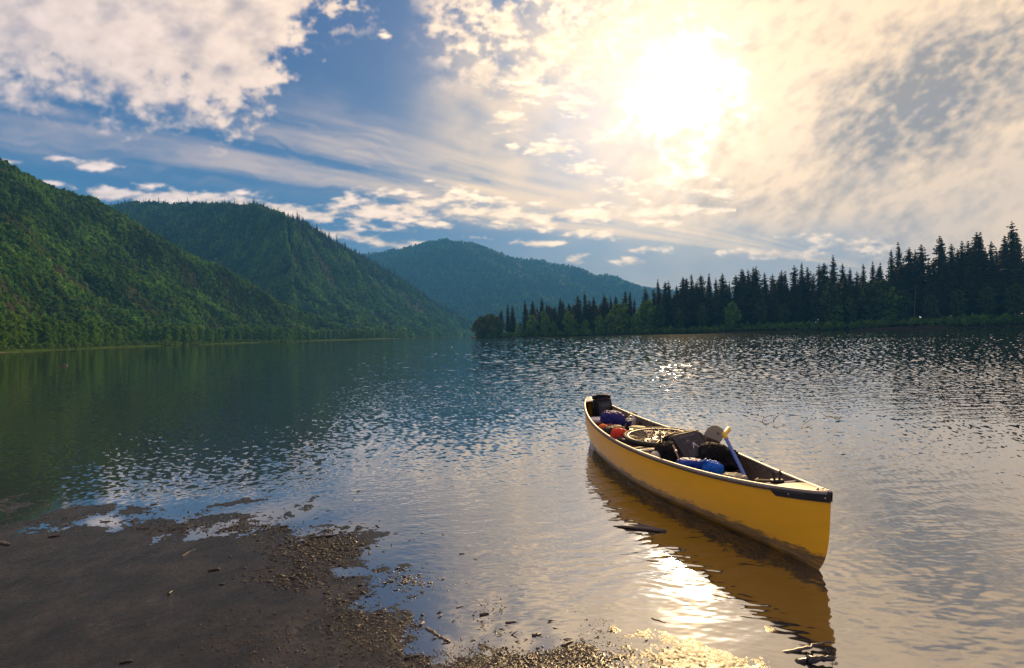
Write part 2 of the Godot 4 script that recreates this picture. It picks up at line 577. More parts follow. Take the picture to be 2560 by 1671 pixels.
	for b in 14:
		for a in 30:
			var at := level_at(lerpf(-420.0, 165.0, a / 29.0), lerpf(92.0, 178.0, b / 13.0))
			var edge := minf(minf(b, 13 - b) / 5.0, (29 - a) / 12.0)
			var near := table([[-420.0, 0.0], [-60.0, 0.1], [40.0, 0.55], [165.0, 0.85]], lerpf(-420.0, 165.0, a / 29.0))
			at.y = -0.45 + 0.95 * clampf(edge, 0.0, 1.0) * ss(near - 0.05, near + 0.3, b / 13.0) + ln_mid.get_noise_2d(at.x * 3.0, at.z * 3.0) * 0.15
			p.append(at)
			cols.append(Color(0.17, 0.14, 0.10) if at.y < 0.22 else Color(0.11, 0.16, 0.02))
	g.grid(p, 30, 14, false, false, cols)
	if g.n[100].y < 0.0:
		g = MB.new()
		g.grid(p, 30, 14, true, false, cols)
	structure(put("grassy_spit", g.mesh(), gm), "bright green grassy spit with a gravel edge on the left bank", "spit")

# ---------------------------------------------------------------- near shore: mud and river bed
var mn_a := noise(41, 1.3, 4, 0.55)
var mn_b := noise(42, 9.0, 3, 0.6)
var mn_c := noise(43, 34.0, 2, 0.6)
var mn_mask := noise(44, 0.8, 3, 0.5)
const SHORE := [[-14.0, 7.4], [-6.0, 5.75], [-4.8, 5.35], [-3.5, 5.1], [-2.1, 4.9], [-1.35, 4.5], [-0.95, 3.8], [-0.75, 3.2], [-0.3, 2.8], [0.5, 2.62], [1.5, 2.25], [3.0, 1.3], [6.0, -1.5], [14.0, -8.0]]

func shore_dist(x: float, z: float) -> float:
	return table(SHORE, x) + z   # > 0 on land

func bed_height(x: float, z: float) -> float:
	var s := shore_dist(x, z)
	var y := 0.0
	if s > 0.0:
		y = 0.005 * s + 0.0115 * s * s if s < 3.0 else 0.1185 + 0.05 * (s - 3.0)
	else:
		y = maxf(-1.6, 0.007 * maxf(s, -1.5) + 0.06 * minf(0.0, s + 1.5))
	return y

func mud_height(x: float, z: float) -> float:
	var y := bed_height(x, z)
	var m := clampf(0.5 + 1.4 * mn_mask.get_noise_2d(x, z), 0.0, 1.0)
	var s := shore_dist(x, z)
	m = maxf(m, 0.85 * (1.0 - absf(clampf((s + 0.1) / 0.9, -1.0, 1.0))))
	return y + 0.011 * mn_a.get_noise_2d(x, z) + (0.0012 + 0.004 * m * m) * mn_b.get_noise_2d(x, z) + (0.0004 + 0.0026 * m * m) * mn_c.get_noise_2d(x, z)

func polar_sheet(radii: PackedFloat32Array, a0: float, a1: float, nu: int) -> PackedVector3Array:
	var p := PackedVector3Array()
	var sc := PackedVector2Array()
	for a in nu:
		var t := deg_to_rad(lerpf(a0, a1, float(a) / (nu - 1)))
		sc.append(Vector2(sin(t), -cos(t)))
	for r in radii:
		for q in sc:
			p.append(Vector3(q.x * r, 0.0, q.y * r))
	return p

func build_shore() -> void:
	var m := mat(1, 1, 1, 1.0)
	m.albedo_texture = noise_tex(51, 1024, 0.03, 6, [[0.0, lin(0.007, 0.0066, 0.0064)], [0.4, lin(0.014, 0.0128, 0.0123)], [0.58, lin(0.022, 0.0200, 0.0188)], [0.76, lin(0.038, 0.034, 0.032)], [1.0, lin(0.10, 0.088, 0.08)]])
	m.roughness_texture = noise_tex(52, 512, 0.02, 4, [[0.0, Color(0.16, 0.16, 0.16)], [0.5, Color(0.26, 0.26, 0.26)], [1.0, Color(0.42, 0.42, 0.42)]])
	m.normal_enabled = true
	m.normal_texture = noise_tex(53, 1024, 0.12, 4, [], 7.0)
	m.normal_scale = 0.3
	m.metallic_specular = 0.36
	m.uv1_triplanar = true
	m.uv1_world_triplanar = true
	m.uv1_scale = Vector3.ONE * 1.3
	m.roughness = 1.0
	# silt and darker damp patches, half a metre to a few metres across
	m.detail_enabled = true
	m.detail_blend_mode = BaseMaterial3D.BLEND_MODE_MUL
	m.detail_albedo = noise_tex(54, 1024, 0.008, 5, [[0.25, Color(0.42, 0.42, 0.44)], [0.5, Color(0.72, 0.71, 0.7)], [0.75, Color(1, 0.98, 0.95)]])
	m.detail_uv_layer = BaseMaterial3D.DETAIL_UV_2
	m.uv2_triplanar = true
	m.uv2_world_triplanar = true
	m.uv2_scale = Vector3.ONE * 0.27
	# fine mud near the camera: rows and columns keep to about a centimetre
	var radii := PackedFloat32Array()
	var r := 1.7
	while r < 9.0:
		radii.append(r)
		r += clampf(r * r / 1000.0, 0.008, 0.05)
	var nu := 760
	var p := polar_sheet(radii, -56.0, 56.0, nu)
	for k in p.size():
		var q := p[k]
		q.y = mud_height(q.x, q.z)
		p[k] = q
	var b := MB.new()
	b.grid(p, nu, radii.size(), true)
	if b.n[5000].y < 0.0:
		print("shore upside down")
	structure(put("mud_shore", b.mesh(), m), "dark wet mud shore in front of the canoe", "shore")
	# river bed and the land behind the camera
	var r2 := PackedFloat32Array([0.01, 0.8, 1.5, 2.2, 3.0, 4.0, 5.0, 6.0, 7.0, 8.0, 9.0, 11.0, 14.0, 20.0, 35.0, 70.0, 150.0, 400.0, 1000.0, 1700.0])
	var p2 := polar_sheet(r2, -180.0, 180.0, 145)
	for k in p2.size():
		var q := p2[k]
		q.y = maxf(-1.8, minf(bed_height(q.x, q.z), 6.0)) - 0.05
		p2[k] = q
	var b2 := MB.new()
	b2.grid(p2, 145, r2.size(), true)
	structure(put("river_bed", b2.mesh(), m), "muddy river bed under the water", "river bed")

# ---------------------------------------------------------------- river surface
var wn_a := noise(61, 1.0, 2, 0.5)
var wn_b := noise(62, 1.0, 2, 0.5)
var wn_c := noise(63, 1.0, 1, 0.5)
var wn_m := noise(64, 0.05, 3, 0.5)
var wn_far := noise(65, 1.0, 2, 0.5)
var bow_at := Vector2(2.02, -3.63)

func wave(x: float, z: float) -> float:
	var r := sqrt(x * x + z * z)
	var calm := 1.0
	if r < 12.0:
		calm = ss(-0.1, 1.6, -shore_dist(x, z))   # ripples die out in the film over the mud
	# gusts, and the sheltered reach under the left hill
	var gust := clampf(0.62 + 0.9 * wn_m.get_noise_2d(x, z), 0.12, 1.5)
	var right := 0.22 + 1.0 * ss(-0.5, 0.25, x / (r + 1.0))
	var amp := calm * gust * right
	var bend := wn_m.get_noise_2d(x * 9.0 + 50.0, z * 9.0) * 0.9
	var h := 0.0
	# wind waves of the open river, their crests across the breeze that comes from the right
	var open := ss(6.0, 24.0, r)
	if open > 0.0:
		h += open * right * (0.55 + 0.5 * gust) * 0.0095 * wn_far.get_noise_2d(x * 1.1 - z * 0.2, z * 3.8 + x * 0.25 + bend)
	if open < 1.0:
		var near := 1.0 + 0.9 * ss(0.3, 0.65, x / (r + 1.0)) * (1.0 - ss(6.0, 16.0, r))
		h += (1.0 - open) * amp * near * 0.0050 * wn_a.get_noise_2d((x * 0.93 - z * 0.36) * 1.35, (x * 0.36 + z * 0.93) * 4.6 + bend)
	var small := 1.0 - ss(14.0, 40.0, r)
	if small > 0.0:
		h += small * amp * 0.0017 * wn_b.get_noise_2d((x * 0.98 + z * 0.2) * 3.6, (z * 0.98 - x * 0.2) * 11.0 + bend * 2.0)
		h += small * calm * 0.0006 * wn_c.get_noise_2d(x * 11.0 + z * 4.0, z * 19.0)
	# rings round the stem
	if r < 6.0:
		var d := Vector2(x, z).distance_to(bow_at)
		if d < 1.1:
			h += 0.0016 * sin(d * 58.0) * exp(-d * 4.2) * (1.0 - exp(-d * 25.0))
	return h

var wave_rows := []
var wave_radii := PackedFloat32Array()
var wave_cols := 0

func wave_row(k: int) -> void:
	var out := PackedVector3Array()
	var e := 0.006 + 0.0004 * wave_radii[k]
	for a in wave_cols:
		var t := deg_to_rad(lerpf(-60.0, 60.0, float(a) / (wave_cols - 1)))
		var x: float = sin(t) * wave_radii[k]
		var z: float = -cos(t) * wave_radii[k]
		var h := wave(x, z)
		out.append(Vector3(x, h, z))
		out.append(Vector3(h - wave(x + e, z), e, h - wave(x, z + e)).normalized())
	wave_rows[k] = out

func wave_sheet(m: ArrayMesh, radii: PackedFloat32Array, cols: int) -> void:
	wave_radii = radii
	wave_cols = cols
	wave_rows = []
	wave_rows.resize(radii.size())
	var t := WorkerThreadPool.add_group_task(wave_row, radii.size())
	WorkerThreadPool.wait_for_group_task_completion(t)
	var v := PackedVector3Array()
	var n := PackedVector3Array()
	var idx := PackedInt32Array()
	v.resize(radii.size() * cols)
	n.resize(radii.size() * cols)
	idx.resize((radii.size() - 1) * (cols - 1) * 6)
	var w := 0
	for k in radii.size():
		var row: PackedVector3Array = wave_rows[k]
		for a in cols:
			var q := k * cols + a
			v[q] = row[a * 2]
			n[q] = row[a * 2 + 1]
			if k < radii.size() - 1 and a < cols - 1:
				idx[w] = q
				idx[w + 1] = q + cols
				idx[w + 2] = q + 1
				idx[w + 3] = q + 1
				idx[w + 4] = q + cols
				idx[w + 5] = q + cols + 1
				w += 6
	var arrays := []
	arrays.resize(Mesh.ARRAY_MAX)
	arrays[Mesh.ARRAY_VERTEX] = v
	arrays[Mesh.ARRAY_NORMAL] = n
	arrays[Mesh.ARRAY_INDEX] = idx
	m.add_surface_from_arrays(Mesh.PRIMITIVE_TRIANGLES, arrays)

func build_water() -> void:
	# rows of the sheet: about a centimetre apart at the shore, wider with distance
	var near := PackedFloat32Array()
	var far := PackedFloat32Array()
	var y := 896.0 / 1.5
	var r := 0.0
	while r < 12.0:
		r = 896.0 / y
		near.append(minf(r, 12.0))
		y -= 0.75 if r > 2.4 else 2.5
	r = 12.0
	y = 896.0 / 12.0
	while r < 110.0:
		far.append(r)
		y -= 0.27
		r = 896.0 / y
	while r < 1900.0:
		far.append(r)
		r *= 1.02
	var sheet := ArrayMesh.new()
	wave_sheet(sheet, near, 860)
	wave_sheet(sheet, far, 1500)
	var m := mat(0.022, 0.018, 0.011, 0.05)
	m.metallic_specular = 0.7
	m.refraction_enabled = true   # silty and opaque: only the index is used
	m.refraction_scale = 0.14
	m.clearcoat_enabled = true
	m.clearcoat = 1.0
	m.clearcoat_roughness = 0.05
	structure(put("river", sheet, m), "rippled river mirroring the hills and the bright sky", "river")

# ---------------------------------------------------------------- trees
var leaf_light: StandardMaterial3D
var leaf_mid: StandardMaterial3D
var leaf_olive: StandardMaterial3D
var needle: StandardMaterial3D
var bark_dark: StandardMaterial3D
var bark_pale: StandardMaterial3D
var bark_grey: StandardMaterial3D

func leaf_mat(r: float, g: float, b: float, through: float) -> StandardMaterial3D:
	var m := mat(r, g, b, 0.8)
	m.metallic_specular = 0.18
	m.vertex_color_use_as_albedo = true
	if through > 0.0:
		m.backlight_enabled = true
		m.backlight = Color(through, through, through * 0.6)
	return m

func tree_mats() -> void:
	leaf_light = leaf_mat(0.125, 0.22, 0.03, 0.6)
	leaf_mid = leaf_mat(0.105, 0.215, 0.034, 0.75)
	leaf_olive = leaf_mat(0.085, 0.12, 0.03, 0.6)
	needle = leaf_mat(0.040, 0.050, 0.022, 0.3)
	bark_dark = mat(0.055, 0.042, 0.033, 0.9)
	bark_grey = mat(0.13, 0.115, 0.10, 0.9)
	bark_pale = mat(0.30, 0.27, 0.23, 0.85)

func rand_unit() -> Vector3:
	var y := rng.randf_range(-1.0, 1.0)
	var a := rng.randf() * TAU
	var s := sqrt(1.0 - y * y)
	return Vector3(cos(a) * s, y, sin(a) * s)

# a slim northern spruce, ht metres tall; ragged: 0 neat, 1 broken and gappy
func spruce_crown(ht: float, wide: float, low: float, ragged: float, club: float) -> ArrayMesh:
	var b := MB.new()
	var levels := int(ht * 2.1)
	for k in levels:
		var t := low + (0.995 - low) * float(k) / (levels - 1)
		var body := pow(1.0 - t, 0.72) * (0.55 + 0.45 * ss(low, low + 0.22, t))
		body = lerpf(body, 0.34 * (1.0 - ss(0.93, 1.0, t)), club * ss(0.5, 0.8, t))
		var len0 := wide * body + 0.12
		var count := 9 if t < 0.9 else 6
		for j in count:
			if rng.randf() < ragged * 0.3:
				continue
			var a := TAU * (j + rng.randf() * 0.8) / count + k * 1.3
			var l := len0 * rng.randf_range(0.6, 1.15 + ragged * 0.3)
			var out := Vector3(cos(a), 0, sin(a))
			var side := Vector3(-sin(a), 0, cos(a))
			var y := t * ht + rng.randf_range(-0.2, 0.2)
			var droop := 0.42 if t < 0.8 else 0.05
			var shade := rng.randf_range(0.65, 1.25)
			var col := Color(shade, shade, shade * rng.randf_range(0.85, 1.1))
			var segs := 3 if l > 1.0 else 2
			for s in segs:
				var f0 := float(s) / segs
				var f1 := float(s + 1) / segs
				var p0 := out * l * f0 + Vector3(0, y - droop * l * f0 * f0, 0)
				var p1 := out * l * f1 + Vector3(0, y - droop * l * f1 * f1 + (0.12 * l if s == segs - 1 else 0.0), 0)
				var w := (0.34 * l * (1.05 - f0) + 0.12) * rng.randf_range(0.8, 1.2)
				b.tri(p0 + side * w - Vector3(0, w * 0.35, 0), p1, p0 + Vector3(0, 0.1, 0), col)
				b.tri(p0 - side * w - Vector3(0, w * 0.35, 0), p0 + Vector3(0, 0.1, 0), p1, col)
				b.tri(p0, p1, (p0 + p1) * 0.5 - Vector3(0, w * 1.1, 0) + side * rng.randf_range(-0.2, 0.2) * l, col)
	return b.mesh()

# a leafy crown of many small leaf faces gathered in clumps
func leafy_crown(ht: float, wide: float, low: float, clumps: int, leaves: int, size: float) -> ArrayMesh:
	var b := MB.new()
	for k in clumps:
		var t := pow(float(k) / (clumps - 1), 0.85)
		var a := k * 2.4 + rng.randf()
		var body := pow(sin(PI * clampf(0.12 + 0.83 * t, 0.0, 1.0)), 0.7)
		var at := Vector3(cos(a), 0, sin(a)) * wide * body * sqrt(rng.randf()) * 0.85
		at.y = ht * lerpf(low, 0.93, t)
		var rad := wide * rng.randf_range(0.34, 0.56) * (1.0 - 0.35 * t)
		var tone := rng.randf_range(0.72, 1.22)
		for j in leaves:
			var d := rand_unit()
			var p := at + d * rad * pow(rng.randf(), 0.33) * Vector3(1, 0.85, 1)
			var e := (rand_unit() + Vector3(0, 0.4, 0)).normalized()
			var f := e.cross(rand_unit()).normalized()
			var s := size * rng.randf_range(0.6, 1.3)
			var q := tone * rng.randf_range(0.8, 1.2)
			b.tri(p - f * s * 0.6, p + f * s * 0.6, p + e * s, Color(q, q, q * rng.randf_range(0.8, 1.1)))
	return b.mesh()

func trunk_mesh(ht: float, r: float, lean: float, limbs: int) -> ArrayMesh:
	var b := MB.new()
	var path := []
	var rad := []
	for k in 7:
		var t := k / 6.0
		path.append(Vector3(lean * t * t + sin(t * 5.0) * 0.02 * ht * 0.3, ht * t - 0.3, cos(t * 4.0) * 0.01 * ht))
		rad.append(r * (1.0 - 0.88 * t) + 0.01)
	b.tube(path, rad, 7)
	for k in limbs:
		var t := 0.3 + 0.55 * k / maxf(limbs - 1, 1)
		var a := k * 2.4
		var p0: Vector3 = Vector3(lean * t * t, ht * t - 0.3, 0)
		var p1 := p0 + Vector3(cos(a), 0.9, sin(a)) * ht * 0.13
		b.tube([p0, p0.lerp(p1, 0.5) + Vector3(0, 0.1, 0), p1], [r * 0.4, r * 0.3, r * 0.1], 5)
	return b.mesh()

func tree(called: String, crown: Mesh, cm: Material, trunk: Mesh, tm: Material) -> Node3D:
	var o := Node3D.new()
	o.name = called
	put("trunk", trunk, tm, o)
	put("crown", crown, cm, o)
	return o

func plant(proto: Node3D, at: Vector3, turn: float, sx: float, sy: float, label: String, category: String, group: String) -> Node3D:
	var o: Node3D = proto.duplicate()
	o.name = numbered(proto.name)
	add_child(o)
	o.transform = Transform3D(Basis(Vector3.BACK, rng.randfn() * 0.018) * Basis(Vector3.UP, turn).scaled(Vector3(sx, sy, sx)), at)
	if label:
		tag(o, label, category, group)
	return o

func height_on(s: Slope, at: Vector3) -> float:
	var best := 1e9
	var y := 0.0
	for q in s.p:
		var d := (q.x - at.x) * (q.x - at.x) + (q.z - at.z) * (q.z - at.z)
		if d < best:
			best = d
			y = q.y
	return y

const TIPS := [[1251, 773], [1273, 761], [1285, 763], [1317, 751], [1336, 752], [1357, 745], [1369, 758], [1401, 746], [1413, 752], [1428, 765], [1445, 739], [1453, 748], [1467, 730], [1478, 750], [1489, 743], [1514, 736], [1526, 742], [1545, 739], [1566, 729], [1579, 730], [1606, 746], [1619, 720], [1640, 722], [1654, 699], [1666, 705], [1680, 702], [1694, 715], [1708, 693], [1722, 696], [1733, 686], [1745, 706], [1758, 688], [1775, 685], [1795, 696], [1813, 683], [1826, 704], [1845, 688], [1855, 674], [1866, 676], [1878, 673], [1889, 670], [1896, 667], [1920, 683], [1932, 685], [1953, 677], [1967, 679], [1989, 664], [2003, 658], [2023, 669], [2038, 684], [2054, 661], [2065, 658], [2086, 639], [2111, 660], [2128, 671], [2144, 679], [2163, 661], [2185, 655], [2198, 668], [2207, 658], [2233, 626], [2254, 607], [2279, 620], [2294, 626], [2309, 613], [2330, 650], [2354, 591], [2369, 599], [2383, 611], [2392, 623], [2413, 604], [2425, 604], [2450, 582], [2458, 582], [2486, 605], [2502, 622], [2516, 591], [2535, 555], [2555, 586], [2590, 575], [2630, 560], [2680, 590]]

func right_wood() -> void:
	var group := "spruces on the right bank"
	var protos := []
	for k in 7:
		var ragged: float = [0.1, 0.5, 0.3, 0.8, 0.4, 0.6, 0.2][k]
		var club: float = [0.0, 0.0, 0.35, 0.0, 0.7, 0.2, 0.0][k]
		protos.append(tree("spruce_tree", spruce_crown(20.0, [2.5, 2.9, 2.2, 2.7, 2.4, 3.1, 2.0][k], [0.1, 0.14, 0.08, 0.2, 0.12, 0.1, 0.06][k], ragged, club), needle, trunk_mesh(19.2, 0.2, 0.0, 0), bark_dark))
	var tall := 0
	for t in TIPS:
		var u: float = t[0] + rng.randf_range(-2.0, 2.0)
		var z := table(RIGHT_SHORE, u) + rng.randf_range(12.0, 26.0)
		var g := level_at(u, z)
		g.y = height_on(isle_slope, g) - 0.1
		var top := at_depth(u, t[1], z)
		var ht := top.y - g.y
		var wide := ht / 20.0 * rng.randf_range(1.0, 1.75) * (1.2 if u < 1640 else 1.0)
		var label := "dark slender spruce standing in the wood on the right bank"
		if t[0] == 2535:
			label = "tallest spruce rising above the wood at the right end of the bank"
		elif t[0] == 2086:
			label = "thick spruce standing clear above its neighbours midway along the right wood"
		plant(protos[rng.randi() % 7], g, rng.randf() * TAU, wide, ht / 20.0, label, "tree", group if label.begins_with("dark") else "")
	# more of the wood behind and between
	for k in 205:
		var u := rng.randf_range(1265.0, 2880.0)
		var z := table(RIGHT_SHORE, u) + rng.randf_range(9.0, 60.0)
		var g := level_at(u, z)
		g.y = height_on(isle_slope, g) - 0.1
		var line := table([[1250.0, 775.0], [1400.0, 760.0], [1550.0, 748.0], [1620.0, 735.0], [1680.0, 715.0], [1850.0, 692.0], [2050.0, 678.0], [2200.0, 668.0], [2300.0, 640.0], [2450.0, 612.0], [2560.0, 600.0], [2700.0, 590.0]], u)
		var ht: float = at_depth(u, line, z).y * rng.randf_range(0.7, 1.0) - g.y
		plant(protos[rng.randi() % 7], g, rng.randf() * TAU, ht / 20.0 * rng.randf_range(1.1, 2.5), ht / 20.0, "dark slender spruce standing in the wood on the right bank", "tree", group)
	# leafy trees along the edge of the wood: column, foot drop, height in pixels, width factor, tone
	var leafy := []
	for k in 4:
		leafy.append(leafy_crown(9.0, [2.3, 2.8, 2.0, 2.6][k], [0.16, 0.1, 0.2, 0.12][k], 26, 46, 0.5))
	var trunk := trunk_mesh(8.4, 0.13, 0.3, 4)
	var kinds := [tree("birch_tree", leafy[0], leaf_light, trunk, bark_pale), tree("birch_tree", leafy[1], leaf_mid, trunk, bark_pale), tree("willow_bush", leafy[3], leaf_olive, trunk_mesh(6.0, 0.1, 0.5, 5), bark_dark), tree("birch_tree", leafy[2], leaf_mat(0.045, 0.075, 0.024, 0.4), trunk, bark_pale)]
	var spots := [[1195, 46, 2], [1207, 54, 2], [1219, 56, 2], [1231, 55, 2], [1243, 50, 2], [1332, 52, 1], [1360, 62, 0], [1422, 60, 0], [1436, 40, 1], [1500, 48, 1], [1528, 62, 0], [1543, 76, 0], [1560, 78, 0], [1590, 50, 1], [1607, 74, 0], [1622, 82, 1], [1300, 34, 1], [1385, 36, 1], [1465, 38, 1], [1650, 70, 3], [1700, 60, 3], [1760, 64, 3], [1830, 70, 1], [1905, 74, 3], [1960, 62, 3], [2080, 110, 3], [2090, 70, 1], [2130, 72, 3], [2180, 105, 3], [2205, 112, 3], [2222, 96, 1], [2260, 84, 3], [2330, 70, 3], [2400, 80, 3], [2470, 86, 3], [2540, 90, 3]]
	for s in spots:
		var u: float = s[0]
		var z := table(RIGHT_SHORE, u) + rng.randf_range(5.0, 8.0)
		var g := level_at(u, z)
		g.y = height_on(isle_slope, g) - 0.1
		var ht: float = float(s[1]) / F * z
		var kind: int = s[2]
		var label: String = ["bright green birch in front of the spruces on the right point", "mid green birch along the edge of the right hand wood", "olive willow bush at the tip of the right point", "dull green birch with pale trunk before the right hand wood"][kind]
		plant(kinds[kind], g, rng.randf() * TAU, ht / 9.0 * (1.25 if kind == 2 else 1.0), ht / 9.0, label, "bush" if kind == 2 else "tree", ["bright birches on the right point", "birches at the edge of the wood", "willow bushes on the right point", "birches before the right hand wood"][kind])
	# pale bare trunks and fallen poles
	for q in [[2284, 778, 2290, 722, 0.13, "pale bare birch trunk standing at the edge of the dark wood"], [2226, 796, 2226, 766, 0.1, "short pale dead trunk at the foot of the wood"], [2360, 788, 2340, 770, 0.12, "pale fallen pole leaning down the right bank"], [1943, 808, 1955, 778, 0.1, "thin grey dead trunk leaning right over the bank"], [1748, 815, 1750, 790, 0.08, "thin pale dead trunk on the bank near the point"]]:
		var z := table(RIGHT_SHORE, q[0]) + 6.0
		var a := at_depth(q[0], q[1], z)
		var g := height_on(isle_slope, a)
		var c := at_depth(q[2], q[3], z + 0.6)
		a.y = g - 0.3
		var b := MB.new()
		b.tube([Vector3.ZERO, (c - a) * 0.5 + Vector3(0.06, 0, 0), c - a], [q[4], q[4] * 0.85, q[4] * 0.4], 7)
		var o := put("dead_trunk", b.mesh(), bark_grey)
		o.position = a
		tag(o, q[5], "dead tree")
	# undergrowth along the foot of the bank
	var low := [leafy_crown(1.6, 1.3, 0.1, 8, 26, 0.34), leafy_crown(1.4, 1.7, 0.1, 9, 26, 0.34)]
	var mm := MultiMesh.new()
	mm.transform_format = MultiMesh.TRANSFORM_3D
	mm.use_colors = true
	mm.mesh = low[0]
	mm.instance_count = 1100
	for k in 1100:
		var u := rng.randf_range(1190.0, 2950.0)
		var z := table(RIGHT_SHORE, u) + 2.5 + 22.0 * rng.randf() * rng.randf()
		var g := level_at(u, z)
		g.y = isle_y(u, z)
		var s := rng.randf_range(0.5, 1.9)
		mm.set_instance_transform(k, Transform3D(Basis(Vector3.UP, rng.randf() * TAU).scaled(Vector3(s, s * rng.randf_range(0.7, 1.3), s)), g))
		var c := rng.randf_range(0.6, 1.1)
		mm.set_instance_color(k, Color(c, c, c))
	var mi := MultiMeshInstance3D.new()
	mi.name = "undergrowth"
	mi.multimesh = mm
	mi.material_override = leaf_mid
	add_child(mi)
	tag(mi, "low dark scrub along the foot of the right hand wood", "undergrowth", "", "stuff")

func isle_y(u: float, z: float) -> float:
	var rise := 0.6 + 2.6 * clampf((u - 1500.0) / 1000.0, 0.0, 1.0)
	var d := z - table(RIGHT_SHORE, u)
	return (rise * 0.5 * ss(-2.0, 4.0, d) + rise * 0.5 * ss(3.0, 14.0, d)) - 0.15

func scatter(called: String, s: Slope, meshes: Array, m: Material, n: int, t0: float, t1: float, lo: float, hi: float, cover: float, label: String) -> void:
	var xf := []
	var cl := []
	for k in meshes.size():
		xf.append([])
		cl.append([])
	for k in n:
		var a := rng.randf()
		var t := lerpf(t0, t1, rng.randf())
		var p := s.at(a, t)
		if p.y < 0.4:
			continue
		var d := 0.5 + (ln_patch.get_noise_2d(p.x, p.z) + cover) * 2.2
		if rng.randf() > maxf(d, 0.4):
			continue
		var w := (lo + (hi - lo) * rng.randf() * rng.randf() * 1.9) * lerpf(0.45, 1.0, clampf(d, 0.0, 1.0))
		var v := rng.randi() % meshes.size()
		xf[v].append(Transform3D(Basis(Vector3.UP, rng.randf() * TAU).scaled(Vector3(w, w * rng.randf_range(0.8, 1.25), w)), p - Vector3(0, 0.1 * w, 0)))
		var stand := ln_mid.get_noise_2d(p.x * 0.8 + 300.0, p.z * 0.8)
		var c := rng.randf_range(0.6, 1.3) * (1.0 + 0.9 * stand)
		cl[v].append(Color(c * rng.randf_range(0.8, 1.25), c, c * rng.randf_range(0.7, 1.3)))
	var top := Node3D.new()
	top.name = numbered(called)
	add_child(top)
	tag(top, label, "forest", "", "stuff")
	for v in meshes.size():
		var mm := MultiMesh.new()
		mm.transform_format = MultiMesh.TRANSFORM_3D
		mm.use_colors = true
		mm.mesh = meshes[v]
		mm.instance_count = xf[v].size()
		for k in xf[v].size():
			mm.set_instance_transform(k, xf[v][k])
			mm.set_instance_color(k, cl[v][k])
		var mi := MultiMeshInstance3D.new()
		mi.name = "trees"
		mi.multimesh = mm
		mi.material_override = m
		mi.set_meta("kind", "stuff")
		top.add_child(mi, true)

func left_woods() -> void:
	var small := []
	for k in 3:
		small.append(leafy_crown(1.0, 0.42, 0.05, 9, 16, 0.2))
	var cone := [spruce_crown(4.2, 0.6, 0.02, 0.3, 0.0)]
	scatter("hillside_forest", hill_slope, small, leaf_mid, 46000, 0.34, 0.83, 2.7, 4.6, 0.2, "green broadleaf forest covering the near hillside")
	scatter("spur_forest", spur_slope, small, leaf_mid, 26000, 0.0, 0.72, 4.2, 7.0, 0.2, "green forest on the sunlit spur")
	scatter("spur_ridge_spruces", spur_slope, cone, needle, 1800, 0.52, 0.72, 2.0, 3.6, 0.5, "small dark spruces along the crest of the spur")
	scatter("shaded_forest", shade_slope, small, leaf_mid, 14000, 0.1, 0.72, 4.5, 7.0, 0.5, "dark forest on the shaded face of the second hill")
	scatter("shaded_ridge_spruces", shade_slope, cone, needle, 900, 0.6, 0.7, 1.6, 2.8, 0.5, "small dark spruces along the flat crest of the second hill")
	scatter("mountain_forest", far_slope, small, leaf_mid, 26000, 0.0, 0.7, 6.5, 11.0, 0.5, "forest covering the far blue mountain")
	# trees one by one along the left bank
	var crowns := []
	for k in 5:
		crowns.append(leafy_crown(9.0, [1.9, 2.3, 1.7, 2.1, 2.5][k], [0.08, 0.05, 0.12, 0.06, 0.04][k], 24, 44, 0.5))
	var trunk := trunk_mesh(8.2, 0.12, 0.2, 4)
	var protos := []
	for k in 5:
		protos.append(tree("bank_tree", crowns[k], leaf_mid if k != 1 else leaf_light, trunk, bark_pale))
	var u := -120.0
	while u < 1010.0:
		var z := table(LEFT_SHORE, u)
		for row in 2:
			var zz := z * 1.015 + rng.randf_range(4.0, 7.0) + row * 7.0
			var at := level_at(u + rng.randf_range(-6.0, 6.0), zz, 0.9 + row * 0.7)
			var s := rng.randf_range(0.8, 1.15)
			plant(protos[rng.randi() % 5], at, rng.randf() * TAU, s * 1.1, s * rng.randf_range(0.85, 1.15), "round topped green tree in the row along the left bank", "tree", "trees along the left bank")
		u += rng.randf_range(15.0, 24.0) * 180.0 / z
		if z > 420.0:
			u += 5.0
	var bush := tree("bank_bush", leafy_crown(1.9, 1.4, 0.08, 10, 30, 0.3), leaf_light, trunk_mesh(1.3, 0.05, 0.1, 2), bark_dark)
	u = -100.0
	while u < 800.0:
		var z := table(LEFT_SHORE, u)
		var s := rng.randf_range(0.6, 1.3)
		plant(bush, level_at(u, z + rng.randf_range(2.0, 4.5), 0.45), rng.randf() * TAU, s * 1.2, s, "bright green bush at the water's edge of the left bank", "bush", "bushes along the left bank")
		u += rng.randf_range(14.0, 30.0) * 180.0 / z

# ---------------------------------------------------------------- canoe
const LEN := 5.06
const BEAM := 0.93
var canoe_xf := Transform3D()

func canoe_half(t: float) -> float:
	var u := absf(2.0 * t - 1.0)
	return BEAM * 0.5 * pow(maxf(1.0 - pow(u, 1.65), 0.0), lerpf(0.85, 0.62, ss(0.2, 0.8, t)))

func canoe_sheer(t: float) -> float:
	var u := absf(2.0 * t - 1.0)
	return 0.395 + (0.125 if t < 0.5 else 0.205) * pow(u, 3.0)

func canoe_keel(t: float) -> float:
	return lerpf(-0.035, -0.12, ss(0.0, 0.5, t)) - 0.03 * ss(0.5, 1.0, t) + 0.03 * pow(absf(2.0 * t - 1.0), 9.0) * ss(0.4, 0.6, t)

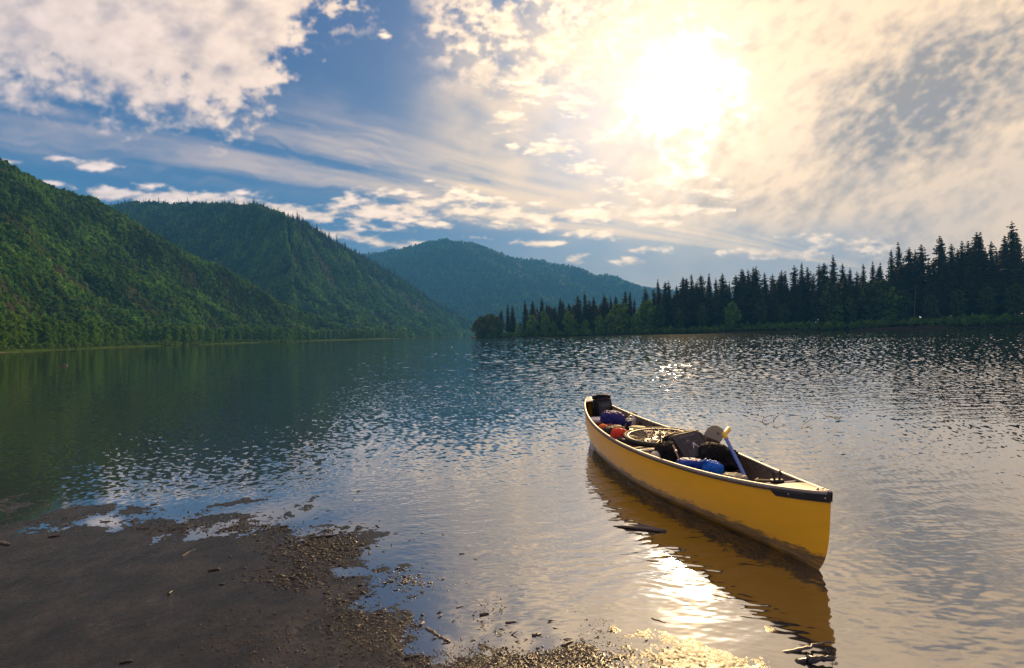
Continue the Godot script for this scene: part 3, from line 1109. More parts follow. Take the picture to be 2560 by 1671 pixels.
# a point of the hull: t from bow to stern, q from keel to gunwale; side -1 or 1; inset moves it inwards
func hull_point(t: float, q: float, side: float, inset: float) -> Vector3:
	var u := absf(2.0 * t - 1.0)
	var e := lerpf(2.9, 1.75, pow(u, 2.2))
	var hb := maxf(canoe_half(t) - inset, 0.0)
	var k := canoe_keel(t) + inset
	var g := canoe_sheer(t)
	var a := q * PI * 0.5
	var x := hb * pow(sin(a), 2.0 / e)
	var y := k + (g - k) * (1.0 - pow(maxf(cos(a), 0.0), 2.0 / e))
	var rel := clampf((y - k) / (g - k), 0.0, 1.0)
	var s := t * LEN
	# the stems: nearly plumb with a rounded forefoot
	s += (0.012 + 0.045 * (1.0 - rel) + 0.10 * pow(1.0 - rel, 5.0)) * exp(-s / 0.32)
	var f := LEN * (1.0 - t)
	s -= (0.04 * (1.0 - rel) + 0.12 * pow(1.0 - rel, 3.0)) * exp(-f / 0.35)
	return Vector3(side * x, y, -s)

func hull_sheet(b: MB, inset: float, flip: bool, t0: float, t1: float, q0: float, q1: float, nt: int, nq: int) -> void:
	for side in [-1.0, 1.0]:
		var p := PackedVector3Array()
		var uvs := PackedVector2Array()
		for j in nq + 1:
			for i in nt + 1:
				var x := float(i) / nt
				var t := t0 + (t1 - t0) * (x - 0.08 * sin(TAU * x))
				var q := lerpf(q0, q1, float(j) / nq)
				p.append(hull_point(t, q, side, inset))
				uvs.append(Vector2(t, 1.0 - q))
		b.grid(p, nt + 1, nq + 1, flip != (side > 0.0), false, PackedColorArray(), uvs)

func hull_paint() -> StandardMaterial3D:
	# yellow gel coat; river scum and scuffs with a ragged, streaky edge along the waterline
	var im := Image.create(2048, 512, false, Image.FORMAT_RGB8)
	var n1 := noise(71, 0.02, 4, 0.6)
	var n2 := noise(72, 0.09, 3, 0.6)
	var n3 := noise(73, 0.006, 3, 0.5)
	var yellow := Color(0.95, 0.46, 0.002)
	var scum := Color(0.075, 0.055, 0.035)
	for x in 2048:
		var t := x / 2047.0
		var low := canoe_keel(t)
		var deep := canoe_sheer(t) - low
		var e := 2.0 / lerpf(2.9, 1.75, pow(absf(2.0 * t - 1.0), 2.2))
		for y in 512:
			var q := 1.0 - y / 511.0
			var h := low + deep * (1.0 - pow(cos(q * PI * 0.5), e))
			var c := yellow
			var f := 1.0 + 0.06 * n3.get_noise_2d(x, y * 3.0)
			c = Color(c.r * f, c.g * f, c.b)
			if h < 0.2:
				var line := 0.115 + 0.03 * n3.get_noise_2d(x * 2.0, 5.0) + 0.035 * n1.get_noise_2d(x * 0.3, y * 1.2) + 0.022 * n2.get_noise_2d(x * 0.5, y * 0.8)
				var k := clampf((line - h) * 34.0, 0.0, 1.0) * clampf(0.78 + 0.6 * n1.get_noise_2d(x * 0.4, y * 2.5 + 90.0) + 0.3 * n2.get_noise_2d(x * 0.8, y * 2.0), 0.15, 0.94)
				c = c.lerp(scum, k)
			if n2.get_noise_2d(x * 0.25 + 500.0, y * 4.0) > 0.56:
				c = c.lerp(Color(0.55, 0.33, 0.06), 0.25)
			im.set_pixel(x, y, c.linear_to_srgb())
	var m := mat(1, 1, 1, 0.34)
	m.albedo_texture = ImageTexture.create_from_image(im)
	m.clearcoat_enabled = true
	m.clearcoat = 0.15
	m.clearcoat_roughness = 0.18
	return m

func gunwale_path(side: float, t0: float, t1: float, lift: float, out: float) -> Array:
	var p := []
	for i in 61:
		var t := lerpf(t0, t1, i / 60.0)
		var q := hull_point(t, 1.0, side, 0.0)
		p.append(q + Vector3(side * out, lift, 0))
	return p

func fill(x: float, n: int) -> Array:
	var a := []
	a.resize(n)
	a.fill(x)
	return a

func build_canoe() -> void:
	var d := Vector3(-0.1709, 0, -0.9853)
	canoe_xf = Transform3D(Basis(Vector3(0.9853, 0, -0.1709), Vector3.UP, -d), Vector3(2.02, 0.012, -3.57))
	var c := base("canoe")
	c.transform = canoe_xf
	tag(c, "long yellow canoe loaded with gear, its bow drawn up at the mud shore", "canoe")
	var b := MB.new()
	hull_sheet(b, 0.0, false, 0.0, 1.0, 0.0, 1.0, 150, 26)
	put("hull", b.mesh(), hull_paint(), c)
	b = MB.new()
	hull_sheet(b, 0.009, true, 0.008, 0.992, 0.0, 1.0, 90, 16)
	var lining := mat(0.25, 0.20, 0.16, 0.55)
	lining.albedo_texture = noise_tex(74, 512, 0.03, 4, [[0.0, Color(0.6, 0.58, 0.55)], [1.0, Color(1, 1, 1)]])
	lining.uv1_scale = Vector3(6, 2, 1)
	put("hull_lining", b.mesh(), lining, c)
	var rail := mat(0.30, 0.27, 0.235, 0.5, 0.25)
	for side in [-1.0, 1.0]:
		b = MB.new()
		b.tube(gunwale_path(side, 0.004, 0.996, 0.004, -0.002), fill(0.0155, 61), 10, 0.85)
		var g := put("gunwale", b.mesh(), rail, c)
		b = MB.new()
		b.tube(gunwale_path(side, 0.03, 0.985, -0.016, 0.007), fill(0.0055, 61), 6)
		put("rub_strip", b.mesh(), mat(0.06, 0.055, 0.05, 0.7), g)
	# bow: deck plate, dark end cap with screws, thwart
	b = MB.new()
	deck(b, 0.006, 0.083, 0.012)
	var wood := mat(1, 1, 1, 0.6)
	wood.albedo_texture = noise_tex(75, 512, 0.01, 4, [[0.0, lin(0.12, 0.08, 0.05)], [0.5, lin(0.20, 0.14, 0.095)], [1.0, lin(0.30, 0.23, 0.16)]])
	wood.uv1_scale = Vector3(1.2, 5.0, 1.0)
	wood.uv1_triplanar = true
	var dp := put("deck_plate", b.mesh(), wood, c)
	dp.set_meta("label", "pale brown bow deck plate")
	var black := mat(0.018, 0.015, 0.014, 0.42)
	b = MB.new()
	for side in [-1.0, 1.0]:
		var p := PackedVector3Array()
		for j in 7:
			for i in 31:
				var t := 0.082 * i / 30.0
				var drop := 0.068 * j / 6.0
				if i > 27:
					drop *= 1.0 - 0.16 * (i - 27)
				var g := canoe_sheer(t) + 0.012 - drop
				p.append(side_point(t, g, side) + Vector3(side * (0.006 if j > 0 else -0.001), 0, 0.006 * exp(-t * 60.0)))
		b.grid(p, 31, 7, side < 0.0)
	var cap := put("end_cap", b.mesh(), black, c)
	cap.set_meta("label", "black end cap round the bow")
	var steel := mat(0.55, 0.53, 0.5, 0.3, 1.0)
	for q in [[-0.012, 0.05], [0.012, 0.05], [-0.02, 0.11], [0.02, 0.11]]:
		b = MB.new()
		b.lathe(Transform3D(Basis(), Vector3(q[0], canoe_sheer(0.015) + 0.016, -q[1])), [[0.0, 0.012], [0.006, 0.011], [0.009, 0.004], [0.009, -0.008]], 10)
		put("screw", b.mesh(), steel, cap)
	for q in [0.006, 0.055]:
		b = MB.new()
		b.lathe(Transform3D(Basis(Vector3.BACK, PI * 0.5), side_point(q, canoe_sheer(q) - 0.028, -1.0) + Vector3(-0.006, 0, 0.004)), [[0.0, 0.004], [0.005, 0.0035], [0.006, -0.004]], 8)
		put("rivet", b.mesh(), steel, cap)
	for t in [0.115, 0.43, 0.66]:
		var w := canoe_half(t) - 0.004
		var y := canoe_sheer(t) - 0.012
		b = MB.new()
		b.tube([Vector3(-w, y, -t * LEN), Vector3(0, y - 0.004, -t * LEN), Vector3(w, y, -t * LEN)], [0.012, 0.013, 0.012], 8)
		put("thwart", b.mesh(), mat(0.5, 0.47, 0.43, 0.35, 0.8), c)
	b = MB.new()
	deck(b, 0.955, 0.996, 0.014)
	put("deck_plate", b.mesh(), mat(0.62, 0.56, 0.5, 0.5), c).set_meta("label", "pale stern deck plate")

func side_point(t: float, y: float, side: float) -> Vector3:
	var lo := 0.0
	var hi := 1.0
	for k in 18:
		var m := (lo + hi) * 0.5
		if hull_point(t, m, side, 0.0).y < y:
			lo = m
		else:
			hi = m
	var p := hull_point(t, lo, side, 0.0)
	p.y = y
	return p

func deck(b: MB, t0: float, t1: float, lift: float) -> void:
	var p := PackedVector3Array()
	for i in 13:
		var t := lerpf(t0, t1, i / 12.0)
		var a := hull_point(t, 1.0, -1.0, 0.0)
		var c := hull_point(t, 1.0, 1.0, 0.0)
		for j in 9:
			var f := j / 8.0
			var q := a.lerp(c, f)
			q.y += lift + 0.012 * sin(PI * f) - (0.006 if i == 12 or i == 0 else 0.0)
			p.append(q)
	b.grid(p, 9, 13, true)

# ---------------------------------------------------------------- gear in the canoe
var bag_noise := noise(81, 1.0, 3, 0.55)

func cloth(r: float, g: float, b: float, rough: float = 0.6, sheen: float = 0.3) -> StandardMaterial3D:
	var m := mat(r, g, b, rough)
	m.metallic_specular = 0.28
	m.rim_enabled = true
	m.rim = sheen * 0.4
	m.rim_tint = 0.6
	m.normal_enabled = true
	m.normal_texture = fabric_tex
	m.normal_scale = 0.6
	m.uv1_triplanar = true
	m.uv1_scale = Vector3.ONE * 5.0
	return m

var fabric_tex: NoiseTexture2D

func crumpled(amount: float, freq: float, salt: float) -> Callable:
	return func(at: Vector3, d: Vector3) -> Vector3:
		var n := bag_noise.get_noise_3d(d.x * freq + salt, d.y * freq * 0.7, d.z * freq)
		var ridge := 1.0 - absf(bag_noise.get_noise_3d(d.x * freq * 1.7 + salt + 40.0, d.y * freq * 1.7, d.z * freq * 1.7)) * 2.0
		var crease := 1.0 - absf(bag_noise.get_noise_3d((d.x + d.z * 0.5) * freq * 2.6 + salt, d.y * freq * 0.9 + 9.0, (d.z - d.x * 0.5) * freq * 1.1)) * 3.2
		return at * (1.0 + amount * (n * 1.2 + ridge * 0.4 + clampf(crease, -0.6, 1.0) * 0.42 - 0.3))

func bag(called: String, at: Vector3, turn: Basis, half: Vector3, power: float, crumple: float, m: Material, label: String, category: String, neck := Vector3.ZERO) -> Node3D:
	var o := base(called, at)
	o.basis = turn
	tag(o, label, category)
	var b := MB.new()
	b.block(Transform3D(), half, power, 56, 36, crumpled(crumple * 1.15, 1.7, at.x * 31.0 + at.z * 17.0))
	put("body", b.mesh(), m, o)
	if neck != Vector3.ZERO:
		var dir := neck.normalized()
		var root := dir * half * 0.86
		b = MB.new()
		var l := neck.length()
		b.tube([root, root + dir * l * 0.35, root + dir * l * 0.5, root + dir * l], [half.x * 0.42, half.x * 0.17, half.x * 0.16, half.x * 0.36], 14)
		var n := put("gathered_neck", b.mesh(), m, o)
		b = MB.new()
		var side := dir.cross(Vector3.RIGHT if absf(dir.x) < 0.8 else Vector3.UP).normalized()
		b.torus(Transform3D(Basis(side, dir, side.cross(dir)), root + dir * l * 0.45), half.x * 0.18, 0.006, 16, 6)
		put("draw_cord", b.mesh(), mat(0.03, 0.03, 0.03, 0.8), n)
	return o

func tilt(x: float, y: float, z: float) -> Basis:
	return Basis.from_euler(Vector3(deg_to_rad(x), deg_to_rad(y), deg_to_rad(z)))

# the print on the packs: a white peaked emblem over rows of small type too small to read
func pack_print() -> StandardMaterial3D:
	var im := Image.create(256, 256, false, Image.FORMAT_RGB8)
	im.fill(lin(0.012, 0.011, 0.014))
	var white := lin(0.55, 0.53, 0.52)
	var grey := lin(0.12, 0.11, 0.115)
	for y in range(112, 160):
		var f := (y - 112) / 48.0
		for s in [-1.0, 1.0]:
			var x: float = 150.0 + s * (6.0 + f * 20.0)
			im.fill_rect(Rect2i(int(x) - 3, y, 7, 1), white)
		if f < 0.6:
			im.fill_rect(Rect2i(147, y, 7, 1), white)
	im.fill_rect(Rect2i(146, 105, 10, 8), white)
	for y in range(52, 86):
		var f := (y - 52) / 34.0
		if f < 0.25 or f > 0.55:
			im.fill_rect(Rect2i(int(110 - f * 15), y, int(5 + f * 30), 1), grey)
	var r := RandomNumberGenerator.new()
	r.seed = 9
	for row in 9:
		var y: int = [20, 28, 36, 94, 172, 184, 196, 208, 220][row]
		var x := 62
		while x < 205:
			var w := r.randi_range(5, 22)
			im.fill_rect(Rect2i(x, y, w, 4), grey)
			x += w + 5
	var m := mat(1, 1, 1, 0.45)
	m.albedo_texture = ImageTexture.create_from_image(im)
	m.texture_repeat = false
	return m

func dry_pack(at: Vector3, turn: Basis, half: Vector3, label: String) -> Node3D:
	var black := cloth(0.010, 0.0095, 0.011, 0.6, 0.1)
	var o := base("dry_pack", at)
	o.basis = turn
	tag(o, label, "pack")
	var b := MB.new()
	b.block(Transform3D(), half, 0.42, 40, 24, crumpled(0.035, 2.0, at.z * 9.0))
	put("body", b.mesh(), black, o)
	# rolled top with buckle straps
	b = MB.new()
	b.tube([Vector3(-half.x * 1.02, half.y + 0.01, 0), Vector3(-half.x * 0.4, half.y + 0.025, 0.004), Vector3(half.x * 0.4, half.y + 0.022, -0.004), Vector3(half.x * 1.02, half.y + 0.005, 0)], [0.026, 0.032, 0.032, 0.026], 12)
	put("rolled_top", b.mesh(), black, o)
	var web := mat(0.03, 0.028, 0.03, 0.7)
	for s in [-1.0, 1.0]:
		b = MB.new()
		b.tube([Vector3(s * half.x * 1.0, half.y + 0.01, 0.01), Vector3(s * half.x * 1.06, half.y * 0.5, half.z * 0.3), Vector3(s * half.x * 1.04, 0.0, half.z * 0.35)], [0.010, 0.010, 0.010], 6, 0.35)
		var strap := put("side_strap", b.mesh(), web, o)
		b = MB.new()
		b.block(Transform3D(Basis(), Vector3(s * half.x * 1.09, half.y * 0.55, half.z * 0.3)), Vector3(0.008, 0.022, 0.016), 0.4, 12, 8)
		put("buckle", b.mesh(), mat(0.02, 0.02, 0.02, 0.35), strap)
	# printed front panel, laid close on the curved front
	var p := PackedVector3Array()
	var uvs := PackedVector2Array()
	for j in 9:
		for i in 9:
			var x := lerpf(-0.72, 0.72, i / 8.0)
			var y := lerpf(0.8, -0.8, j / 8.0)
			var bulge := pow(maxf(1.0 - pow(absf(x), 4.76) - pow(absf(y), 4.76), 0.0), 0.21)
			p.append(Vector3(x * half.x, y * half.y, half.z * (bulge * 1.01 + 0.07)))
			uvs.append(Vector2(i / 8.0, j / 8.0))
	b = MB.new()
	b.grid(p, 9, 9, false, false, PackedColorArray(), uvs)
	put("printed_panel", b.mesh(), pack_print(), o).set_meta("label", "dark panel with a white peaked emblem and small type")
	for s in [-1.0, 1.0]:
		b = MB.new()
		b.tube([Vector3(s * half.x * 0.5, half.y * 0.9, -half.z * 1.0), Vector3(s * half.x * 0.55, half.y * 0.2, -half.z * 1.25), Vector3(s * half.x * 0.6, -half.y * 0.8, -half.z * 1.02)], [0.022, 0.024, 0.016], 8, 0.4)
		put("shoulder_strap", b.mesh(), black, o)
	return o

func bicycle_wheel(at: Vector3, turn: Basis, label: String) -> Node3D:
	var o := base("bicycle_wheel", at)
	o.basis = turn
	tag(o, label, "bicycle wheel", "bicycle wheels in the canoe")
	var b := MB.new()
	b.torus(Transform3D(), 0.372, 0.021, 72, 10)
	put("tyre", b.mesh(), mat(0.030, 0.026, 0.024, 0.75), o)
	b = MB.new()
	b.torus(Transform3D(), 0.343, 0.014, 72, 8, 0.9)
	put("rim", b.mesh(), mat(0.20, 0.17, 0.14, 0.45, 0.4), o)
	b = MB.new()
	b.lathe(Transform3D(), [[0.0, -0.062], [0.012, -0.06], [0.012, -0.036], [0.034, -0.034], [0.034, -0.028], [0.017, -0.02], [0.017, 0.02], [0.034, 0.028], [0.034, 0.034], [0.012, 0.036], [0.012, 0.06], [0.0, 0.062]], 20)
	var hub := put("hub", b.mesh(), mat(0.35, 0.32, 0.29, 0.35, 0.9), o)
	b = MB.new()
	for k in 3:
		b.torus(Transform3D(Basis(), Vector3(0, 0.026 + 0.006 * k, 0)), 0.05 - 0.009 * k, 0.004, 28, 6)
	put("sprocket", b.mesh(), mat(0.42, 0.36, 0.28, 0.4, 0.9), hub)
	b = MB.new()
	b.torus(Transform3D(Basis(), Vector3(0, -0.024, 0)), 0.075, 0.006, 32, 6, 0.3)
	put("brake_disc", b.mesh(), mat(0.5, 0.47, 0.43, 0.35, 0.9), hub)
	var steel := mat(0.28, 0.25, 0.21, 0.4, 0.8)
	for k in 32:
		var a := TAU * k / 32.0
		var e := a + (0.55 if k % 4 < 2 else -0.55)
		var y := 0.029 if k % 2 == 0 else -0.029
		b = MB.new()
		b.tube([Vector3(cos(e) * 0.032, y, sin(e) * 0.032), Vector3(cos(a) * 0.336, 0, sin(a) * 0.336)], [0.002, 0.002], 4)
		put("spoke", b.mesh(), steel, o)
	return o

func gear(s: float, w: float, y: float) -> Vector3:
	return canoe_xf * Vector3(w, y, -s)

func build_gear() -> void:
	fabric_tex = noise_tex(82, 512, 0.03, 4, [], 6.0)
	var yaw := rad_to_deg(canoe_xf.basis.get_euler().y)
	# stowed low in the hull
	bag("canvas_duffel", gear(2.55, 0.0, 0.13), tilt(0, yaw, 0), Vector3(0.28, 0.15, 0.5), 0.55, 0.03, cloth(0.06, 0.045, 0.035), "brown canvas duffel stowed under the bicycle wheels", "duffel bag")
	bag("tarpaulin", gear(1.55, 0.0, 0.08), tilt(0, yaw, 0), Vector3(0.22, 0.11, 0.36), 0.6, 0.04, cloth(0.025, 0.024, 0.028), "dark folded tarpaulin under the packs amidships", "tarpaulin")
	bag("canvas_bundle", gear(3.75, 0.0, 0.12), tilt(0, yaw, 0), Vector3(0.24, 0.15, 0.5), 0.55, 0.03, cloth(0.055, 0.038, 0.03), "brown canvas bundle under the sacks near the stern", "bundle")
	dry_pack(gear(4.68, 0.085, 0.36), tilt(-6, yaw + 4, 2), Vector3(0.135, 0.27, 0.10), "black roll top pack standing upright at the stern")
	dry_pack(on_level(1727, 1131, 0.42), tilt(-50, yaw - 14, 16), Vector3(0.185, 0.20, 0.10), "black roll top pack lying on the load in front of the wheels")
	# bucket
	var o := base("bucket", gear(4.25, -0.13, 0.0))
	tag(o, "white lidded bucket near the stern", "bucket")
	var b := MB.new()
	b.lathe(Transform3D(), [[0.0, -0.04], [0.118, -0.04], [0.138, 0.372]], 32)
	put("body", b.mesh(), mat(0.62, 0.6, 0.58, 0.5), o)
	b = MB.new()
	b.lathe(Transform3D(), [[0.145, 0.365], [0.147, 0.375], [0.147, 0.398], [0.143, 0.404], [0.132, 0.404], [0.129, 0.396], [0.0, 0.396]], 40)
	put("lid", b.mesh(), mat(0.72, 0.69, 0.69, 0.45), o)
	# stuff sacks
	bag("navy_sack", on_level(1532, 1049, 0.44), tilt(5, 20, -6), Vector3(0.160, 0.110, 0.14), 0.8, 0.09, cloth(0.022, 0.022, 0.13), "navy blue stuff sack beside the white bucket", "sack", Vector3(0.10, -0.02, 0.04))
	bag("orange_sack", on_level(1508, 1071, 0.39), tilt(0, 10, 0), Vector3(0.058, 0.05, 0.06), 0.85, 0.09, cloth(0.62, 0.13, 0.03), "small orange sack against the near gunwale by the bucket", "sack")
	bag("rust_pouch", on_level(1524, 1069, 0.37), tilt(0, 30, 0), Vector3(0.05, 0.045, 0.05), 0.8, 0.1, cloth(0.24, 0.06, 0.03), "small rust brown pouch beside the orange sack", "pouch")
	bag("brown_pouch", on_level(1502, 1060, 0.39), tilt(0, 30, 0), Vector3(0.06, 0.035, 0.05), 0.8, 0.08, cloth(0.15, 0.06, 0.04), "brown pouch in front of the white bucket", "pouch")
	bag("black_sack", on_level(1537, 1081, 0.385), tilt(0, 25, 4), Vector3(0.145, 0.075, 0.12), 0.75, 0.09, cloth(0.02, 0.019, 0.02), "black sack behind the red sack", "sack", Vector3(0.05, 0.02, 0.02))
	bag("red_sack", on_level(1549, 1090, 0.42), tilt(0, 10, -14), Vector3(0.10, 0.088, 0.095), 0.9, 0.07, cloth(0.60, 0.045, 0.02), "bright red stuff sack against the near gunwale beside the wheels", "sack")
	# along the far gunwale
	bag("cloth_hat", on_level(1578, 1043, 0.42), tilt(0, 20, 8), Vector3(0.07, 0.055, 0.07), 0.6, 0.14, cloth(0.14, 0.085, 0.06), "crumpled brown cloth hat by the far gunwale", "hat")
	o = base("water_jug", on_level(1580, 1069, 0.30))
	o.basis = tilt(0, 25, 0)
	tag(o, "translucent cream water jug beside the navy sack", "jug")
	b = MB.new()
	b.block(Transform3D(Basis(), Vector3(0, 0.045, 0)), Vector3(0.078, 0.085, 0.06), 0.35, 28, 16)
	put("body", b.mesh(), mat(0.66, 0.60, 0.46, 0.25), o)
	b = MB.new()
	b.lathe(Transform3D(Basis(), Vector3(0.035, 0.128, 0)), [[0.0, 0.03], [0.02, 0.029], [0.022, 0.02], [0.022, 0.0]], 16)
	put("screw_cap", b.mesh(), mat(0.7, 0.66, 0.6, 0.4), o)
	b = MB.new()
	b.tube([Vector3(-0.05, 0.12, 0), Vector3(-0.045, 0.155, 0), Vector3(0.0, 0.16, 0), Vector3(0.01, 0.125, 0)], [0.009, 0.009, 0.009, 0.009], 8)
	put("handle", b.mesh(), mat(0.66, 0.60, 0.46, 0.3), o)
	bag("pale_bag", on_level(1594, 1074, 0.36), tilt(0, -15, 0), Vector3(0.115, 0.042, 0.08), 0.7, 0.09, cloth(0.46, 0.43, 0.24), "pale yellow green cloth bag behind the wheels", "bag")
	bag("brown_bag", on_level(1610, 1058, 0.37), tilt(0, -12, 5), Vector3(0.075, 0.045, 0.10), 0.7, 0.1, cloth(0.10, 0.055, 0.04), "dark brown bag against the far gunwale", "bag")
	for k in 2:
		o = base("sandal", on_level(1636 + k * 17, 1071 + k * 3, 0.37))
		o.basis = tilt(0, -60 - 20 * k, 6)
		tag(o, "tan and black sandal lying by the far gunwale behind the wheels", "sandal", "pair of sandals")
		b = MB.new()
		b.block(Transform3D(), Vector3(0.11, 0.012, 0.042), 0.55, 24, 8)
		put("sole", b.mesh(), mat(0.42, 0.26, 0.16, 0.7), o)
		for x in [-0.02, 0.05]:
			b = MB.new()
			b.tube([Vector3(x, 0.0, -0.04), Vector3(x, 0.04, -0.015), Vector3(x, 0.04, 0.015), Vector3(x, 0.0, 0.04)], [0.012, 0.012, 0.012, 0.012], 6, 0.4)
			put("strap", b.mesh(), mat(0.03, 0.025, 0.025, 0.7), o)
	# wheels laid flat across the gunwales
	bicycle_wheel(gear(2.74, -0.01, 0.392), tilt(2, yaw, -1), "bicycle wheel with silver rim lying under the other wheel")
	bicycle_wheel(gear(2.53, -0.01, 0.450), tilt(3, yaw, 1), "bicycle wheel with silver rim lying uppermost across the canoe")
	# amidships
	bag("cream_pouch", on_level(1640, 1143, 0.395), tilt(0, 0, 18), Vector3(0.042, 0.055, 0.045), 0.75, 0.07, cloth(0.60, 0.54, 0.40), "cream pouch between the wheel and the near gunwale", "pouch")
	bag("black_jacket", on_level(1668, 1134, 0.42), tilt(-8, 15, 10), Vector3(0.085, 0.105, 0.11), 0.6, 0.12, cloth(0.013, 0.012, 0.012, 0.8, 0.1), "crumpled black jacket stuffed beside the pack", "jacket")
	o = base("webbing_strap", on_level(1686, 1131, 0.46))
	tag(o, "small tan strap with buckle hanging between jacket and pack", "strap")
	b = MB.new()
	b.tube([Vector3(-0.012, 0.07, 0.0), Vector3(0.0, 0.02, 0.05), Vector3(0.02, -0.05, 0.075)], [0.009, 0.010, 0.009], 6, 0.4)
	put("webbing", b.mesh(), mat(0.42, 0.26, 0.17, 0.7), o)
	b = MB.new()
	b.block(Transform3D(Basis(), Vector3(0.0, 0.02, 0.052)), Vector3(0.014, 0.012, 0.008), 0.4, 12, 8)
	put("buckle", b.mesh(), mat(0.6, 0.5, 0.4, 0.4), o)
	bag("black_bag", on_level(1797, 1143, 0.43), tilt(-10, yaw - 8, -24), Vector3(0.155, 0.105, 0.19), 0.62, 0.1, cloth(0.010, 0.009, 0.009, 0.8, 0.1), "large crumpled black bag under the blue paddle", "bag")
	bag("black_coat", on_level(1770, 1106, 0.49), tilt(0, yaw, -20), Vector3(0.10, 0.045, 0.10), 0.65, 0.12, cloth(0.035, 0.028, 0.024, 0.75), "dark brown coat laid over the pack", "coat")
	bag("blue_bundle", on_level(1727, 1162, 0.405), tilt(0, yaw + 10, -6), Vector3(0.13, 0.055, 0.085), 0.75, 0.09, cloth(0.012, 0.045, 0.26, 0.5), "crumpled dark blue tarp bundle in front of the pack", "bundle")
	bag("blue_sack", on_level(1783, 1174, 0.405), tilt(10, yaw + 5, -16), Vector3(0.082, 0.068, 0.07), 0.72, 0.11, cloth(0.012, 0.12, 0.52, 0.5), "bright blue stuff sack in front of the black bag", "sack", Vector3(-0.03, 0.02, -0.02))
	bag("folded_cloth", on_level(1836, 1193, 0.375), tilt(0, yaw, -6), Vector3(0.095, 0.03, 0.06), 0.75, 0.14, cloth(0.46, 0.42, 0.27), "pale folded cloth at the near gunwale in front of the blue sack", "cloth")
	# paddles
	var top := on_level(1811, 1087, 0.66)
	var foot := on_level(1868, 1203, 0.335)
	o = base("blue_paddle", foot)
	tag(o, "paddle with blue shaft and yellow grip leaning up out of the load", "paddle")
	var v := top - foot
	b = MB.new()
	b.tube([-v * 0.35, Vector3.ZERO, v * 0.5, v], [0.0155, 0.0155, 0.0155, 0.0155], 12)
	put("shaft", b.mesh(), mat(0.09, 0.17, 0.45, 0.4), o)
	b = MB.new()
	var g0 := v
	var g1 := on_level(1820, 1075, 0.68) - foot
	b.tube([g0 - v.normalized() * 0.05, g0, g0.lerp(g1, 0.5), g1, g1 + (g1 - g0) * 0.25], [0.019, 0.021, 0.022, 0.026, 0.018], 12)
	put("grip", b.mesh(), mat(0.75, 0.44, 0.02, 0.4), o)
	b = MB.new()
	b.block(Transform3D(Basis(v.normalized().cross(Vector3.UP).normalized(), v.normalized(), v.normalized().cross(Vector3.UP).normalized().cross(v.normalized())), -v * 0.5), Vector3(0.09, 0.2, 0.006), 0.7, 20, 12)
	put("blade", b.mesh(), mat(0.7, 0.42, 0.03, 0.4), o)
	o = base("grey_paddle", on_level(1783, 1092, 0.54))
	o.basis = tilt(-28, -8, -38)
	tag(o, "paddle with rounded grey olive blade sticking up behind the black bag", "paddle")
	b = MB.new()
	b.block(Transform3D(), Vector3(0.085, 0.125, 0.012), 0.8, 28, 18)
	put("blade", b.mesh(), mat(0.20, 0.17, 0.115, 0.45), o)
	b = MB.new()
	b.tube([Vector3(0, 0.02, 0), Vector3(0, -0.12, 0), Vector3(0.0, -0.5, -0.02)], [0.009, 0.014, 0.014], 10)
	put("shaft", b.mesh(), mat(0.05, 0.045, 0.04, 0.5), o)
	b = MB.new()
	b.torus(Transform3D(Basis(Vector3.RIGHT, PI / 2), Vector3(0.022, 0.05, 0.011)), 0.012, 0.004, 16, 6)
	put("eyelet", b.mesh(), mat(0.03, 0.03, 0.03, 0.5), o)
	# long pale pole along the far side by the stern
	var pa := on_level(1521, 1006, 0.56)
	var pb := on_level(1562, 1042, 0.42)
	o = base("wooden_pole", pa)
	tag(o, "pale wooden pole lying inside the far gunwale by the stern pack", "pole")
	b = MB.new()
	b.tube([Vector3.ZERO, (pb - pa) * 0.5, pb - pa], [0.012, 0.012, 0.012], 8)
	put("shaft", b.mesh(), mat(0.42, 0.32, 0.22, 0.5), o)
	b = MB.new()
	b.lathe(Transform3D(Basis(), pb - pa), [[0.0, 0.016], [0.015, 0.012], [0.016, -0.012], [0.0, -0.016]], 10)
	put("end_knob", b.mesh(), mat(0.3, 0.22, 0.15, 0.5), o)
	# clamp with rope on the bow thwart
	o = base("rope_clamp", gear(0.58, 0.015, canoe_sheer(0.115)))
	tag(o, "small black clamp with a loop of cord on the bow thwart", "clamp")
	var black := mat(0.022, 0.019, 0.018, 0.5)
	b = MB.new()
	b.block(Transform3D(Basis(), Vector3(0, 0.006, 0)), Vector3(0.05, 0.014, 0.022), 0.4, 16, 8)
	put("base_block", b.mesh(), black, o)
	for x in [-0.022, 0.02]:
		b = MB.new()
		b.tube([Vector3(x, 0.01, 0), Vector3(x * 0.8, 0.035, 0.0), Vector3(x * 1.3, 0.062, 0.004), Vector3(x * 1.1, 0.085, 0)], [0.010, 0.009, 0.012, 0.006], 8)
		put("prong", b.mesh(), black, o)
	b = MB.new()
	b.torus(Transform3D(Basis(Vector3.RIGHT, 1.2), Vector3(-0.006, 0.05, 0.006)), 0.02, 0.005, 18, 6)
	put("cord_loop", b.mesh(), mat(0.08, 0.07, 0.06, 0.8), o)
	b = MB.new()
	b.tube([Vector3(-0.05, 0.015, 0.01), Vector3(-0.10, 0.012, -0.02), Vector3(-0.14, 0.004, -0.05), Vector3(-0.10, 0.005, -0.09)], [0.006, 0.006, 0.006, 0.006], 6)
	put("cord", b.mesh(), mat(0.35, 0.30, 0.16, 0.8), o)

# ---------------------------------------------------------------- flotsam on the mud
func on_mud(u: float, v: float) -> Vector3:
	var p := on_level(u, v, 0.0)
	p = on_level(u, v, mud_height(p.x, p.z))
	p.y = mud_height(p.x, p.z)
	return p

